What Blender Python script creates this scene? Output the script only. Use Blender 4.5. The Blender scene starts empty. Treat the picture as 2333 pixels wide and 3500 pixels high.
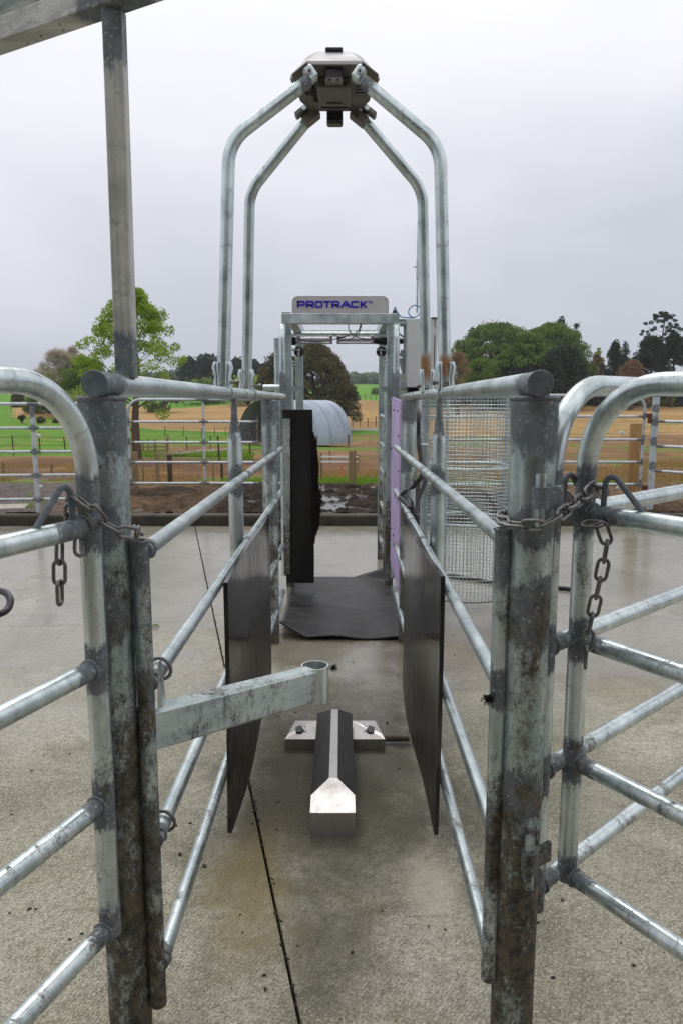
import bpy, math, random
import numpy as np
from mathutils import Vector, Matrix
random.seed(7)
RNG = np.random.default_rng(11)
R = math.radians
SC = bpy.context.scene
COL = SC.collection

# ------------------------------------------------------------------ camera
CAM_H = 1.45
PITCH = R(8.53)
FPX = 3500 * 26 / 36          # focal length in pixels of the 3500 px high photograph
cd = bpy.data.cameras.new('camera')
cam = bpy.data.objects.new('camera', cd)
COL.objects.link(cam)
cam.location = (0, 0, CAM_H)
cam.rotation_euler = (R(90) - PITCH, 0, 0)
cd.sensor_fit = 'VERTICAL'
cd.sensor_height = 36
cd.sensor_width = 24
cd.lens = 26
cd.clip_start = 0.05
cd.clip_end = 4000
SC.camera = cam

# ------------------------------------------------------------------ sky and light
W = bpy.data.worlds.new('World')
SC.world = W
W.use_nodes = True
wn = W.node_tree
wn.nodes.clear()
def wnode(t, **k):
    n = wn.nodes.new(t)
    for a, b in k.items(): setattr(n, a, b)
    return n
out = wnode('ShaderNodeOutputWorld')
sky = wnode('ShaderNodeTexSky', sky_type='NISHITA', sun_disc=False)
sky.sun_elevation = R(54)
sky.sun_rotation = R(12)
sky.dust_density = 4
bg1 = wnode('ShaderNodeBackground'); bg1.inputs[1].default_value = 0.05
wn.links.new(sky.outputs[0], bg1.inputs[0])
# overcast deck: brighter overhead, greyer towards the horizon, soft cloud folds
tc = wnode('ShaderNodeTexCoord')
sep = wnode('ShaderNodeSeparateXYZ'); wn.links.new(tc.outputs['Generated'], sep.inputs[0])
mp = wnode('ShaderNodeMapping'); mp.inputs['Scale'].default_value = (1.0, 1.0, 2.2); mp.inputs['Location'].default_value = (.35, .1, .2)
wn.links.new(tc.outputs['Generated'], mp.inputs[0])
nz = wnode('ShaderNodeTexNoise'); nz.inputs['Scale'].default_value = 1.7; nz.inputs['Detail'].default_value = 7
nz.inputs['Roughness'].default_value = .5; nz.inputs['Distortion'].default_value = .4
wn.links.new(mp.outputs[0], nz.inputs['Vector'])
ma = wnode('ShaderNodeMath', operation='MULTIPLY_ADD'); ma.inputs[1].default_value = .46; ma.inputs[2].default_value = -.225
wn.links.new(nz.outputs['Fac'], ma.inputs[0])
ad = wnode('ShaderNodeMath', operation='ADD'); wn.links.new(sep.outputs[2], ad.inputs[0]); wn.links.new(ma.outputs[0], ad.inputs[1])
cr = wnode('ShaderNodeValToRGB')
el = cr.color_ramp.elements
el[0].position = 0.0; el[0].color = (.475, .52, .59, 1)
el[1].position = 1.0; el[1].color = (1.0, 1.0, 1.01, 1)
for p, c in ((.07, (.48, .51, .58, 1)), (.14, (.53, .55, .62, 1)), (.22, (.625, .64, .71, 1)), (.34, (.78, .785, .845, 1)), (.46, (.875, .875, .925, 1))):
    e = el.new(p); e.color = c
wn.links.new(ad.outputs[0], cr.inputs[0])
bg2 = wnode('ShaderNodeBackground'); bg2.inputs[1].default_value = 0.99
wn.links.new(cr.outputs[0], bg2.inputs[0])
mx = wnode('ShaderNodeMixShader'); mx.inputs[0].default_value = .96
wn.links.new(bg1.outputs[0], mx.inputs[1]); wn.links.new(bg2.outputs[0], mx.inputs[2])
wn.links.new(mx.outputs[0], out.inputs[0])

sl = bpy.data.lights.new('sun', 'SUN'); sl.energy = 0.7; sl.angle = R(25); sl.color = (1, .97, .92)
so = bpy.data.objects.new('sun', sl); COL.objects.link(so)
so.rotation_euler = (R(-36), 0, R(12))
SC.view_settings.view_transform = 'Standard'
SC.view_settings.look = 'None'
SC.view_settings.exposure = 0.28
SC.view_settings.gamma = 1
SC.view_settings.use_curve_mapping = False

# ------------------------------------------------------------------ helpers
def P(px, py, Y):
    """point at forward distance Y seen at photograph pixel (px, py)"""
    a = (px - 1166.5) / FPX; b = (1750 - py) / FPX
    t = Y / (math.cos(PITCH) + b * math.sin(PITCH))
    return Vector((a * t, Y, CAM_H + t * (-math.sin(PITCH) + b * math.cos(PITCH))))
def rowdist(py, z=0.0):
    b = (1750 - py) / FPX
    return (z - CAM_H) * (math.cos(PITCH) + b * math.sin(PITCH)) / (-math.sin(PITCH) + b * math.cos(PITCH))

def tag(o, label=None, cat=None, group=None, kind=None):
    if label: o['label'] = label
    if cat: o['category'] = cat
    if group: o['group'] = group
    if kind: o['kind'] = kind
    return o
def empty(name, loc=(0, 0, 0), rz=0, label=None, cat=None, group=None):
    o = bpy.data.objects.new(name, None); COL.objects.link(o)
    o.location = loc; o.rotation_euler = (0, 0, rz); o.empty_display_size = .1
    return tag(o, label, cat, group)
def off(parent):
    v = Vector((0, 0, 0))
    while parent is not None:
        v += parent.location; parent = parent.parent
    return v

def fillet(pts, r, n=8):
    pts = [Vector(p) for p in pts]
    rs = r if isinstance(r, (list, tuple)) else [r] * len(pts)
    o = [pts[0]]
    for i in range(1, len(pts) - 1):
        a, b, c = pts[i - 1], pts[i], pts[i + 1]
        u = (a - b).normalized(); v = (c - b).normalized()
        ang = u.angle(v)
        if ang > 3.1 or rs[i] <= 0: o.append(b); continue
        d = min(rs[i] / math.tan(ang / 2), (a - b).length * .95, (c - b).length * .95)
        rr = d * math.tan(ang / 2)
        cen = b + (u + v).normalized() * (rr / math.sin(ang / 2))
        s = b + u * d - cen; e = b + v * d - cen
        tot = s.angle(e); ax = s.cross(e).normalized()
        for k in range(n + 1):
            o.append(cen + Matrix.Rotation(tot * k / n, 3, ax) @ s)
    o.append(pts[-1])
    return o

class MB:
    def __init__(s): s.v = []; s.f = []; s.sm = []; s.welds = []; s.rust = []
    def add(s, vs, fs, smooth=False):
        b = len(s.v); s.v += [tuple(v) for v in vs]
        s.f += [tuple(b + i for i in f) for f in fs]; s.sm += [smooth] * len(fs)
        return s
    def tube(s, pts, r, seg=16, caps=True, step=None, ry=None, cap_round=0):
        pts = [Vector(p) for p in pts]
        rs = list(r) if isinstance(r, (list, tuple)) else [r] * len(pts)
        if step:
            np_, nr = [pts[0]], [rs[0]]
            for i in range(1, len(pts)):
                L = (pts[i] - pts[i - 1]).length; k = max(1, int(L / step + .5))
                for j in range(1, k + 1):
                    np_.append(pts[i - 1].lerp(pts[i], j / k)); nr.append(rs[i - 1] + (rs[i] - rs[i - 1]) * j / k)
            pts, rs = np_, nr
        vs, fs = [], []
        t0 = (pts[1] - pts[0]).normalized()
        n = t0.orthogonal().normalized()
        if abs(t0.z) > .9: n = (Vector((1, 0, 0)) - t0 * t0.x).normalized()
        else: n = (Vector((0, 0, 1)) - t0 * t0.z).normalized()
        prev = t0
        for i, p in enumerate(pts):
            if i == 0: t = t0
            elif i == len(pts) - 1: t = (pts[i] - pts[i - 1]).normalized()
            else: t = ((pts[i + 1] - pts[i]).normalized() + (pts[i] - pts[i - 1]).normalized()).normalized()
            q = prev.rotation_difference(t); n = (q @ n); n = (n - t * n.dot(t)).normalized(); prev = t
            b = t.cross(n)
            for k in range(seg):
                a = 2 * math.pi * k / seg
                vs.append(p + n * (math.cos(a) * rs[i]) + b * (math.sin(a) * (rs[i] if ry is None else ry * rs[i])))
        m = len(pts)
        for i in range(m - 1):
            for k in range(seg):
                k2 = (k + 1) % seg
                fs.append((i * seg + k, i * seg + k2, (i + 1) * seg + k2, (i + 1) * seg + k))
        s.add(vs, fs, True)
        if caps:
            s.add(vs[:seg], [tuple(range(seg))[::-1]]); s.add(vs[-seg:], [tuple(range(seg))])
        return s
    def ring(s, c, axis, R_, r, seg=20, rs=8, arc=2 * math.pi, start=0):
        axis = Vector(axis).normalized(); u = axis.orthogonal().normalized(); w = axis.cross(u); c = Vector(c)
        vs, fs = [], []
        full = arc > 6.28; n = seg if full else seg + 1
        for i in range(n):
            a = start + arc * i / seg
            d = u * math.cos(a) + w * math.sin(a)
            for k in range(rs):
                b = 2 * math.pi * k / rs
                vs.append(c + d * (R_ + r * math.cos(b)) + axis * (r * math.sin(b)))
        for i in range(seg):
            for k in range(rs):
                i2 = (i + 1) % n if full else i + 1
                k2 = (k + 1) % rs
                fs.append((i * rs + k, i2 * rs + k, i2 * rs + k2, i * rs + k2))
        return s.add(vs, fs, True)
    def box(s, c, size, rot=None, bev=0.0):
        c = Vector(c); hx, hy, hz = size[0] / 2, size[1] / 2, size[2] / 2
        M = rot if rot is not None else Matrix.Identity(3)
        if bev > 0:
            b = min(bev, hx * .9, hy * .9, hz * .9)
            vs = []; idx = {}
            for sx in (-1, 1):
                for sy in (-1, 1):
                    for sz in (-1, 1):
                        for ax in range(3):
                            v = Vector((sx * (hx - (0 if ax == 0 else b)), sy * (hy - (0 if ax == 1 else b)), sz * (hz - (0 if ax == 2 else b))))
                            idx[(sx, sy, sz, ax)] = len(vs); vs.append(c + M @ v)
            fs = []
            for sx in (-1, 1): fs.append([idx[(sx, -1, -1, 0)], idx[(sx, 1, -1, 0)], idx[(sx, 1, 1, 0)], idx[(sx, -1, 1, 0)]])
            for sy in (-1, 1): fs.append([idx[(-1, sy, -1, 1)], idx[(1, sy, -1, 1)], idx[(1, sy, 1, 1)], idx[(-1, sy, 1, 1)]])
            for sz in (-1, 1): fs.append([idx[(-1, -1, sz, 2)], idx[(1, -1, sz, 2)], idx[(1, 1, sz, 2)], idx[(-1, 1, sz, 2)]])
            for a in (-1, 1):
                for b2 in (-1, 1):
                    fs.append([idx[(a, b2, -1, 0)], idx[(a, b2, 1, 0)], idx[(a, b2, 1, 1)], idx[(a, b2, -1, 1)]])
                    fs.append([idx[(a, -1, b2, 0)], idx[(a, 1, b2, 0)], idx[(a, 1, b2, 2)], idx[(a, -1, b2, 2)]])
                    fs.append([idx[(-1, a, b2, 1)], idx[(1, a, b2, 1)], idx[(1, a, b2, 2)], idx[(-1, a, b2, 2)]])
                    for c3 in (-1, 1): fs.append([idx[(a, b2, c3, 0)], idx[(a, b2, c3, 1)], idx[(a, b2, c3, 2)]])
            cc = c
            out = []
            for f in fs:
                p = [vs[i] for i in f]; nn = (p[1] - p[0]).cross(p[2] - p[0]); mid = sum(p, Vector()) / len(p)
                out.append(tuple(f) if nn.dot(mid - cc) > 0 else tuple(f[::-1]))
            return s.add(vs, out)
        vs = [c + M @ Vector((x * hx, y * hy, z * hz)) for z in (-1, 1) for y in (-1, 1) for x in (-1, 1)]
        return s.add(vs, [(0, 2, 3, 1), (4, 5, 7, 6), (0, 1, 5, 4), (2, 6, 7, 3), (0, 4, 6, 2), (1, 3, 7, 5)])
    def beam(s, a, b, w, h, bev=.004, up=(0, 0, 1), nseg=1):
        a, b = Vector(a), Vector(b); d = (b - a); L = d.length; d.normalize()
        upv = Vector(up); sd = d.cross(upv).normalized(); u2 = sd.cross(d)
        M = Matrix((sd, d, u2)).transposed()
        for i in range(nseg):
            pass
        return s.box((a + b) / 2, (w, L, h), M, bev)
    def prism(s, poly, v, smooth=False):
        """poly: list of 3d points (planar); extruded by vector v"""
        n = len(poly); v = Vector(v); a = [Vector(p) for p in poly]; b = [p + v for p in a]
        nn = Vector()
        for i in range(n): nn += a[i].cross(a[(i + 1) % n])
        flip = nn.dot(v) > 0
        bot = tuple(range(n)); top = tuple(range(n, 2 * n))
        fs = [bot[::-1] if flip else bot, top if flip else top[::-1]]
        for i in range(n):
            j = (i + 1) % n
            fs.append((i, j, n + j, n + i) if flip else (i, n + i, n + j, j))
        return s.add(a + b, fs, smooth)
    def weld(s, p, r): s.welds.append((Vector(p), r)); return s
    def build(s, name, mat, parent=None, label=None, cat=None, group=None, kind=None, loc=None, cols=None, local=False):
        o_ = Vector(loc) if loc is not None else Vector((0, 0, 0))
        base = Vector((0, 0, 0)) if local else off(parent)
        V = np.array(s.v, dtype=np.float64).reshape(-1, 3)
        me = bpy.data.meshes.new(name)
        sub = np.array(o_ + base) if loc is not None and not local else np.array(base)
        if loc is not None and parent is None: sub = np.array(o_)
        VV = V - sub
        me.from_pydata(VV.tolist(), [], s.f)
        me.polygons.foreach_set('use_smooth', np.array(s.sm, dtype=bool))
        if s.welds:
            pa = np.zeros(len(V))
            for w, r in s.welds:
                d = np.linalg.norm(V - np.array(w), axis=1)
                pa = np.maximum(pa, np.clip(1.5 - d / r, 0, 1))
            at = me.attributes.new('paint', 'FLOAT', 'POINT'); at.data.foreach_set('value', pa.astype(np.float32))
        if s.rust:
            pa = np.zeros(len(V))
            for w, r in s.rust:
                d = np.linalg.norm(V - np.array(w), axis=1)
                pa = np.maximum(pa, np.clip(1.5 - d / r, 0, 1))
            at = me.attributes.new('rust', 'FLOAT', 'POINT'); at.data.foreach_set('value', pa.astype(np.float32))
        me.materials.append(mat); me.update()
        ob = bpy.data.objects.new(name, me); COL.objects.link(ob)
        if parent is not None: ob.parent = parent
        if loc is not None: ob.location = o_ if parent is None else o_ - base
        return tag(ob, label, cat, group, kind)
def bead(m, c, axis, R_, r=.0035, seg=26, seed=0):
    rg = random.Random(seed); axis = Vector(axis).normalized(); u = axis.orthogonal().normalized(); w = axis.cross(u); c = Vector(c)
    pts = [c + (u * math.cos(a) + w * math.sin(a)) * R_ + axis * rg.uniform(-.0012, .0012) for a in [2 * math.pi * k / seg for k in range(seg + 1)]]
    m.tube(pts, [r * rg.uniform(.65, 1.35) for _ in pts], 6, False)
    return m
def inst(me_obj, parent, M):
    c = me_obj.copy(); COL.objects.link(c); c.parent = parent; c.matrix_basis = M
    return c
def copy_tree(o, parent=None):
    c = o.copy(); COL.objects.link(c); c.parent = parent
    for ch in list(o.children): copy_tree(ch, c)
    return c

# ------------------------------------------------------------------ materials
class NT:
    def __init__(s, name):
        s.m = bpy.data.materials.new(name); s.m.use_nodes = True
        s.t = s.m.node_tree; s.t.nodes.clear()
        s.o = s.t.nodes.new('ShaderNodeOutputMaterial')
        s.b = s.t.nodes.new('ShaderNodeBsdfPrincipled')
        s.t.links.new(s.b.outputs[0], s.o.inputs[0])
        g = s.t.nodes.new('ShaderNodeNewGeometry'); s.pos = g.outputs['Position']; s.nor = g.outputs['Normal']
    def n(s, t, **k):
        n = s.t.nodes.new(t)
        for a, b in k.items(): setattr(n, a, b)
        return n
    def L(s, a, b): s.t.links.new(a, b)
    def map(s, scale, loc=(0, 0, 0), rot=(0, 0, 0), src=None):
        m = s.n('ShaderNodeMapping'); m.inputs['Scale'].default_value = scale; m.inputs['Location'].default_value = loc
        m.inputs['Rotation'].default_value = rot
        s.L(src or s.pos, m.inputs[0]); return m.outputs[0]
    def noise(s, sc, det=4, ro=.55, vec=None, dist=0):
        x = s.n('ShaderNodeTexNoise'); x.inputs['Scale'].default_value = sc; x.inputs['Detail'].default_value = det
        x.inputs['Roughness'].default_value = ro; x.inputs['Distortion'].default_value = dist
        s.L(vec or s.pos, x.inputs['Vector']); return x.outputs['Fac']
    def vor(s, sc, vec=None, feature='F1'):
        x = s.n('ShaderNodeTexVoronoi', feature=feature); x.inputs['Scale'].default_value = sc
        s.L(vec or s.pos, x.inputs['Vector']); return x.outputs['Distance']
    def ramp(s, f, a, b, lo=0.0, hi=1.0, smooth=False):
        x = s.n('ShaderNodeMapRange'); x.interpolation_type = 'SMOOTHSTEP' if smooth else 'LINEAR'
        s.L(f, x.inputs[0]); x.inputs[1].default_value = a; x.inputs[2].default_value = b
        x.inputs[3].default_value = lo; x.inputs[4].default_value = hi; return x.outputs[0]
    def math(s, op, a, b=None, clamp=False):
        x = s.n('ShaderNodeMath', operation=op, use_clamp=clamp)
        for i, v in enumerate((a, b)):
            if v is None: continue
            if isinstance(v, (int, float)): x.inputs[i].default_value = v
            else: s.L(v, x.inputs[i])
        return x.outputs[0]
    def mix(s, f, a, b):
        x = s.n('ShaderNodeMix', data_type='RGBA')
        if isinstance(f, (int, float)): x.inputs[0].default_value = f
        else: s.L(f, x.inputs[0])
        for i, v in ((6, a), (7, b)):
            if isinstance(v, tuple): x.inputs[i].default_value = (v + (1,))[:4]
            else: s.L(v, x.inputs[i])
        return x.outputs[2]
    def mixf(s, f, a, b):
        x = s.n('ShaderNodeMix', data_type='FLOAT')
        if isinstance(f, (int, float)): x.inputs[0].default_value = f
        else: s.L(f, x.inputs[0])
        for i, v in ((2, a), (3, b)):
            if isinstance(v, (int, float)): x.inputs[i].default_value = v
            else: s.L(v, x.inputs[i])
        return x.outputs[0]
    def attr(s, name, vec=False):
        x = s.n('ShaderNodeAttribute'); x.attribute_name = name
        return x.outputs['Color'] if vec else x.outputs['Fac']
    def z(s):
        x = s.n('ShaderNodeSeparateXYZ'); s.L(s.pos, x.inputs[0]); return x.outputs[2]
    def bump(s, h, st, dist=.01):
        x = s.n('ShaderNodeBump'); x.inputs['Strength'].default_value = st; x.inputs['Distance'].default_value = dist
        s.L(h, x.inputs['Height']); s.L(x.outputs[0], s.b.inputs['Normal'])
    def set(s, **k):
        for a, v in k.items():
            i = s.b.inputs[{'col': 'Base Color', 'rough': 'Roughness', 'metal': 'Metallic', 'spec': 'Specular IOR Level'}[a]]
            if isinstance(v, (int, float)): i.default_value = v
            elif isinstance(v, tuple): i.default_value = (v + (1,))[:4]
            else: s.L(v, i)
        return s.m

def galv(name, base=(.68, .76, .76), dark=(.42, .49, .50), dirt=0.0, streak=(50, 50, 3), metal=.86, rough=.30, wide=1.0, seedloc=(0, 0, 0), grime=.5):
    n = NT(name)
    v = n.map((1, 1, 1), loc=seedloc)
    m1 = n.noise(9 * wide, 5, .6, v); m2 = n.noise(1, 3, .6, n.map(streak, loc=seedloc)); m3 = n.noise(330, 2, .5, v)
    f = n.math('ADD', n.math('MULTIPLY', m1, .5), n.math('ADD', n.math('MULTIPLY', m2, .4), n.math('MULTIPLY', m3, .22)))
    c = n.mix(n.ramp(f, .46, .66, 0, 1), dark, base)
    # dark scuffs and dried splashes
    g1 = n.noise(16, 8, .72, v, .8)
    gm = n.ramp(g1, .57, .66, 0, grime)
    c = n.mix(gm, c, (.13, .125, .11))
    sp = n.ramp(n.vor(75, v), .10, .16, .55, 0)
    c = n.mix(n.math('MULTIPLY', sp, n.ramp(n.noise(7, 3, .5, v), .5, .58)), c, (.07, .055, .04))
    # cold-galvanising paint round the welds
    pa = n.attr('paint')
    pe = n.math('ADD', n.math('MULTIPLY', n.noise(1, 6, .7, n.map((120, 120, 22), loc=seedloc)), .5), n.math('MULTIPLY', n.noise(22, 6, .7, v), .5))
    pe = n.math('ADD', n.math('MULTIPLY', n.math('SUBTRACT', pe, .5), 1.9), .5)
    pm = n.ramp(n.math('ADD', pa, pe), .95, 1.12)
    pm = n.math('MULTIPLY', pm, n.ramp(n.noise(95, 5, .75, v), .36, .44, .25, 1.0))
    pc = n.mix(n.ramp(n.noise(30, 5, .6, v), .35, .7), (.10, .12, .135), (.19, .205, .21))
    c = n.mix(pm, c, pc)
    ru = n.attr('rust')
    rm = n.ramp(n.math('ADD', ru, n.math('MULTIPLY', n.noise(28, 6, .7, n.map((1, 1, .45))), 1.0)), 1.0, 1.45, 0, .95)
    c = n.mix(rm, c, n.mix(n.noise(60, 4, .6, v), (.19, .075, .02), (.38, .20, .07)))
    rough_s = n.mixf(pm, n.ramp(m1, .3, .7, rough - .06, rough + .12), .62)
    met = n.mixf(pm, metal, .05)
    if dirt > 0:
        z = n.z()
        dn = n.math('ADD', n.math('ADD', n.math('MULTIPLY', n.noise(7, 10, .80, n.map((1, 1, .5), loc=seedloc), .3), .62), n.math('MULTIPLY', n.noise(48, 6, .75, n.map((1, 1, .55))), .24)), n.math('MULTIPLY', n.noise(170, 3, .6), .14))
        th = n.ramp(z, 0.0, 1.35, .535 - .16 * dirt, .61 - .05 * dirt)
        dm = n.ramp(n.math('SUBTRACT', dn, th), -.03, .05, 0, .95)
        dcol = n.mix(n.ramp(n.noise(38, 7, .78), .40, .60), (.012, .009, .005), (.13, .10, .058))
        c = n.mix(dm, c, dcol)
        met = n.mixf(dm, met, 0.0); rough_s = n.mixf(dm, rough_s, .75)
    met = n.mixf(gm, met, .1); met = n.mixf(rm, met, 0.0)
    n.bump(n.math('ADD', n.math('MULTIPLY', m1, .5), n.math('MULTIPLY', m3, .3)), .12, .004)
    return n.set(col=c, rough=rough_s, metal=met)

def plain(name, col, rough=.5, metal=0.0, var=.25, sc=20, bump=0, spec=.5, sc3=(1, 1, 1), darkspot=0):
    n = NT(name)
    v = n.map(sc3)
    f = n.noise(sc, 6, .65, v)
    lo = tuple(x * (1 - var) for x in col); hi = tuple(min(1, x * (1 + var)) for x in col)
    c = n.mix(n.ramp(f, .3, .7), lo, hi)
    if darkspot: c = n.mix(n.ramp(n.noise(sc * 2.3, 8, .75, v, .6), .60, .66, 0, darkspot), c, (.035, .028, .02))
    if bump: n.bump(f, bump, .01)
    return n.set(col=c, rough=n.ramp(n.noise(sc * .6, 4, .6), .3, .7, max(.05, rough - .1), min(1, rough + .1)), metal=metal, spec=spec)

M = {}
M['galv'] = galv('galvanised_steel')
M['galvH'] = galv('galvanised_pipe_lengthwise', streak=(3, 50, 50), seedloc=(3, 1, 2))
M['galvY'] = galv('galvanised_rail_along_race', streak=(50, 3, 50), seedloc=(5, 2, 7), dirt=.02, grime=.35)
M['galvD'] = galv('galvanised_post_dirty', dirt=.85, base=(.58, .67, .665), dark=(.31, .38, .39), grime=.6, seedloc=(1, 4, 2))
M['galvD2'] = galv('galvanised_stile_dirty', dirt=.62, base=(.62, .70, .70), dark=(.33, .40, .41), grime=.6, seedloc=(8, 3, 5))
M['galvG'] = galv('galvanised_gate_pipe', dirt=.12, base=(.74, .81, .81), dark=(.46, .53, .54), grime=.35, metal=.88, rough=.27, seedloc=(2, 9, 4))
M['galvO'] = galv('weathered_galvanised_box_section', base=(.60, .60, .55), dark=(.33, .335, .31), metal=.12, rough=.45, streak=(90, 90, 2), grime=.6, seedloc=(7, 7, 1))
M['galvOx'] = galv('weathered_galvanised_beam', base=(.62, .62, .57), dark=(.33, .335, .31), metal=.15, rough=.45, streak=(3, 30, 70), grime=.6, seedloc=(7, 7, 1))
M['galvF'] = galv('galvanised_far_frame', base=(.68, .76, .76), dark=(.46, .53, .54), seedloc=(4, 4, 8))
M['galvFd'] = galv('galvanised_far_frame_dirty', base=(.62, .70, .70), dark=(.38, .45, .46), dirt=.75, seedloc=(6, 4, 8))
M['galvW'] = galv('bright_galvanised_fence', base=(.60, .645, .67), dark=(.42, .465, .49), grime=.4, metal=.4, rough=.4, seedloc=(4, 6, 1))
M['galvArm'] = galv('galvanised_arm_box', base=(.66, .73, .73), dark=(.44, .51, .52), dirt=.42, metal=.5, rough=.4, streak=(4, 4, 60), grime=.6, seedloc=(3, 8, 2))
M['blackS'] = plain('scratched_black_plate', (.022, .021, .021), .45, 0, .4, 14, .1, .35, (3, 1, 1), 0)
M['paint'] = plain('zinc_paint_slate', (.115, .135, .15), .58, .05, .3, 40, .1)
M['weld'] = plain('weld_bead', (.17, .185, .19), .5, .3, .4, 120, .6)
M['steel'] = plain('brushed_stainless', (.40, .395, .40), .38, .8, .12, 30, 0, .5, (1, 6, 1), .3)
M['steelN'] = plain('stainless_nose', (.44, .425, .42), .42, .8, .10, 16, 0, .5, (9, 1.2, 1.2), .75)
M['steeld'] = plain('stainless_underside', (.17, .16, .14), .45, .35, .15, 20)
M['hood'] = plain('satin_hood', (.36, .355, .36), .5, .15, .08, 14)
M['black'] = plain('black_plastic', (.018, .018, .02), .42, 0, .3, 30)
M['rub'] = plain('black_rubber', (.010, .0095, .009), .5, 0, .6, 9, .35, .3, (1, 1, .4))
M['weldP'] = plain('painted_weld', (.15, .165, .17), .55, .1, .3, 90, .4)
M['chain'] = plain('steel_chain', (.20, .195, .19), .36, .85, .35, 90, .15)
M['cab'] = plain('grey_enclosure_paint', (.52, .54, .54), .45, 0, .04, 6)
M['seam'] = plain('dark_gap', (.06, .065, .07), .6)
M['blue'] = plain('blue_air_line', (.01, .16, .40), .35, 0, .15, 20)
M['letter'] = plain('violet_blue_lettering', (.025, .004, .42), .5, 0, .1, 20)
M['sign'] = plain('brushed_sign_plate', (.50, .49, .48), .42, .55, .06, 8, 0, .5, (.4, 1, 14))
M['alu'] = plain('anodised_cylinder', (.62, .60, .66), .28, .75, .1, 20)
M['red'] = plain('red_port_plug', (.45, .02, .02), .5)
M['wood'] = plain('treated_timber', (.22, .16, .085), .8, 0, .35, 14, .3, .3, (5, 5, .5))
M['woodN'] = plain('fresh_timber_post', (.33, .19, .07), .75, 0, .35, 9, .3, .3, (6, 6, .5))
M['woodD'] = plain('dark_old_post', (.07, .05, .035), .9, 0, .4, 14, .3, .3)
M['white'] = plain('white_rail_tape', (.75, .74, .72), .6, 0, .05)
M['orange'] = plain('orange_marker', (.75, .12, .02), .5)
M['hair'] = plain('cow_hair', (.014, .010, .009), .9, 0, .3, 20, 0, .15)
M['leaf1'] = plain('fallen_leaf', (.10, .13, .015), .5)
M['pebble'] = plain('dung_crumb', (.03, .025, .018), .8)

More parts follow.
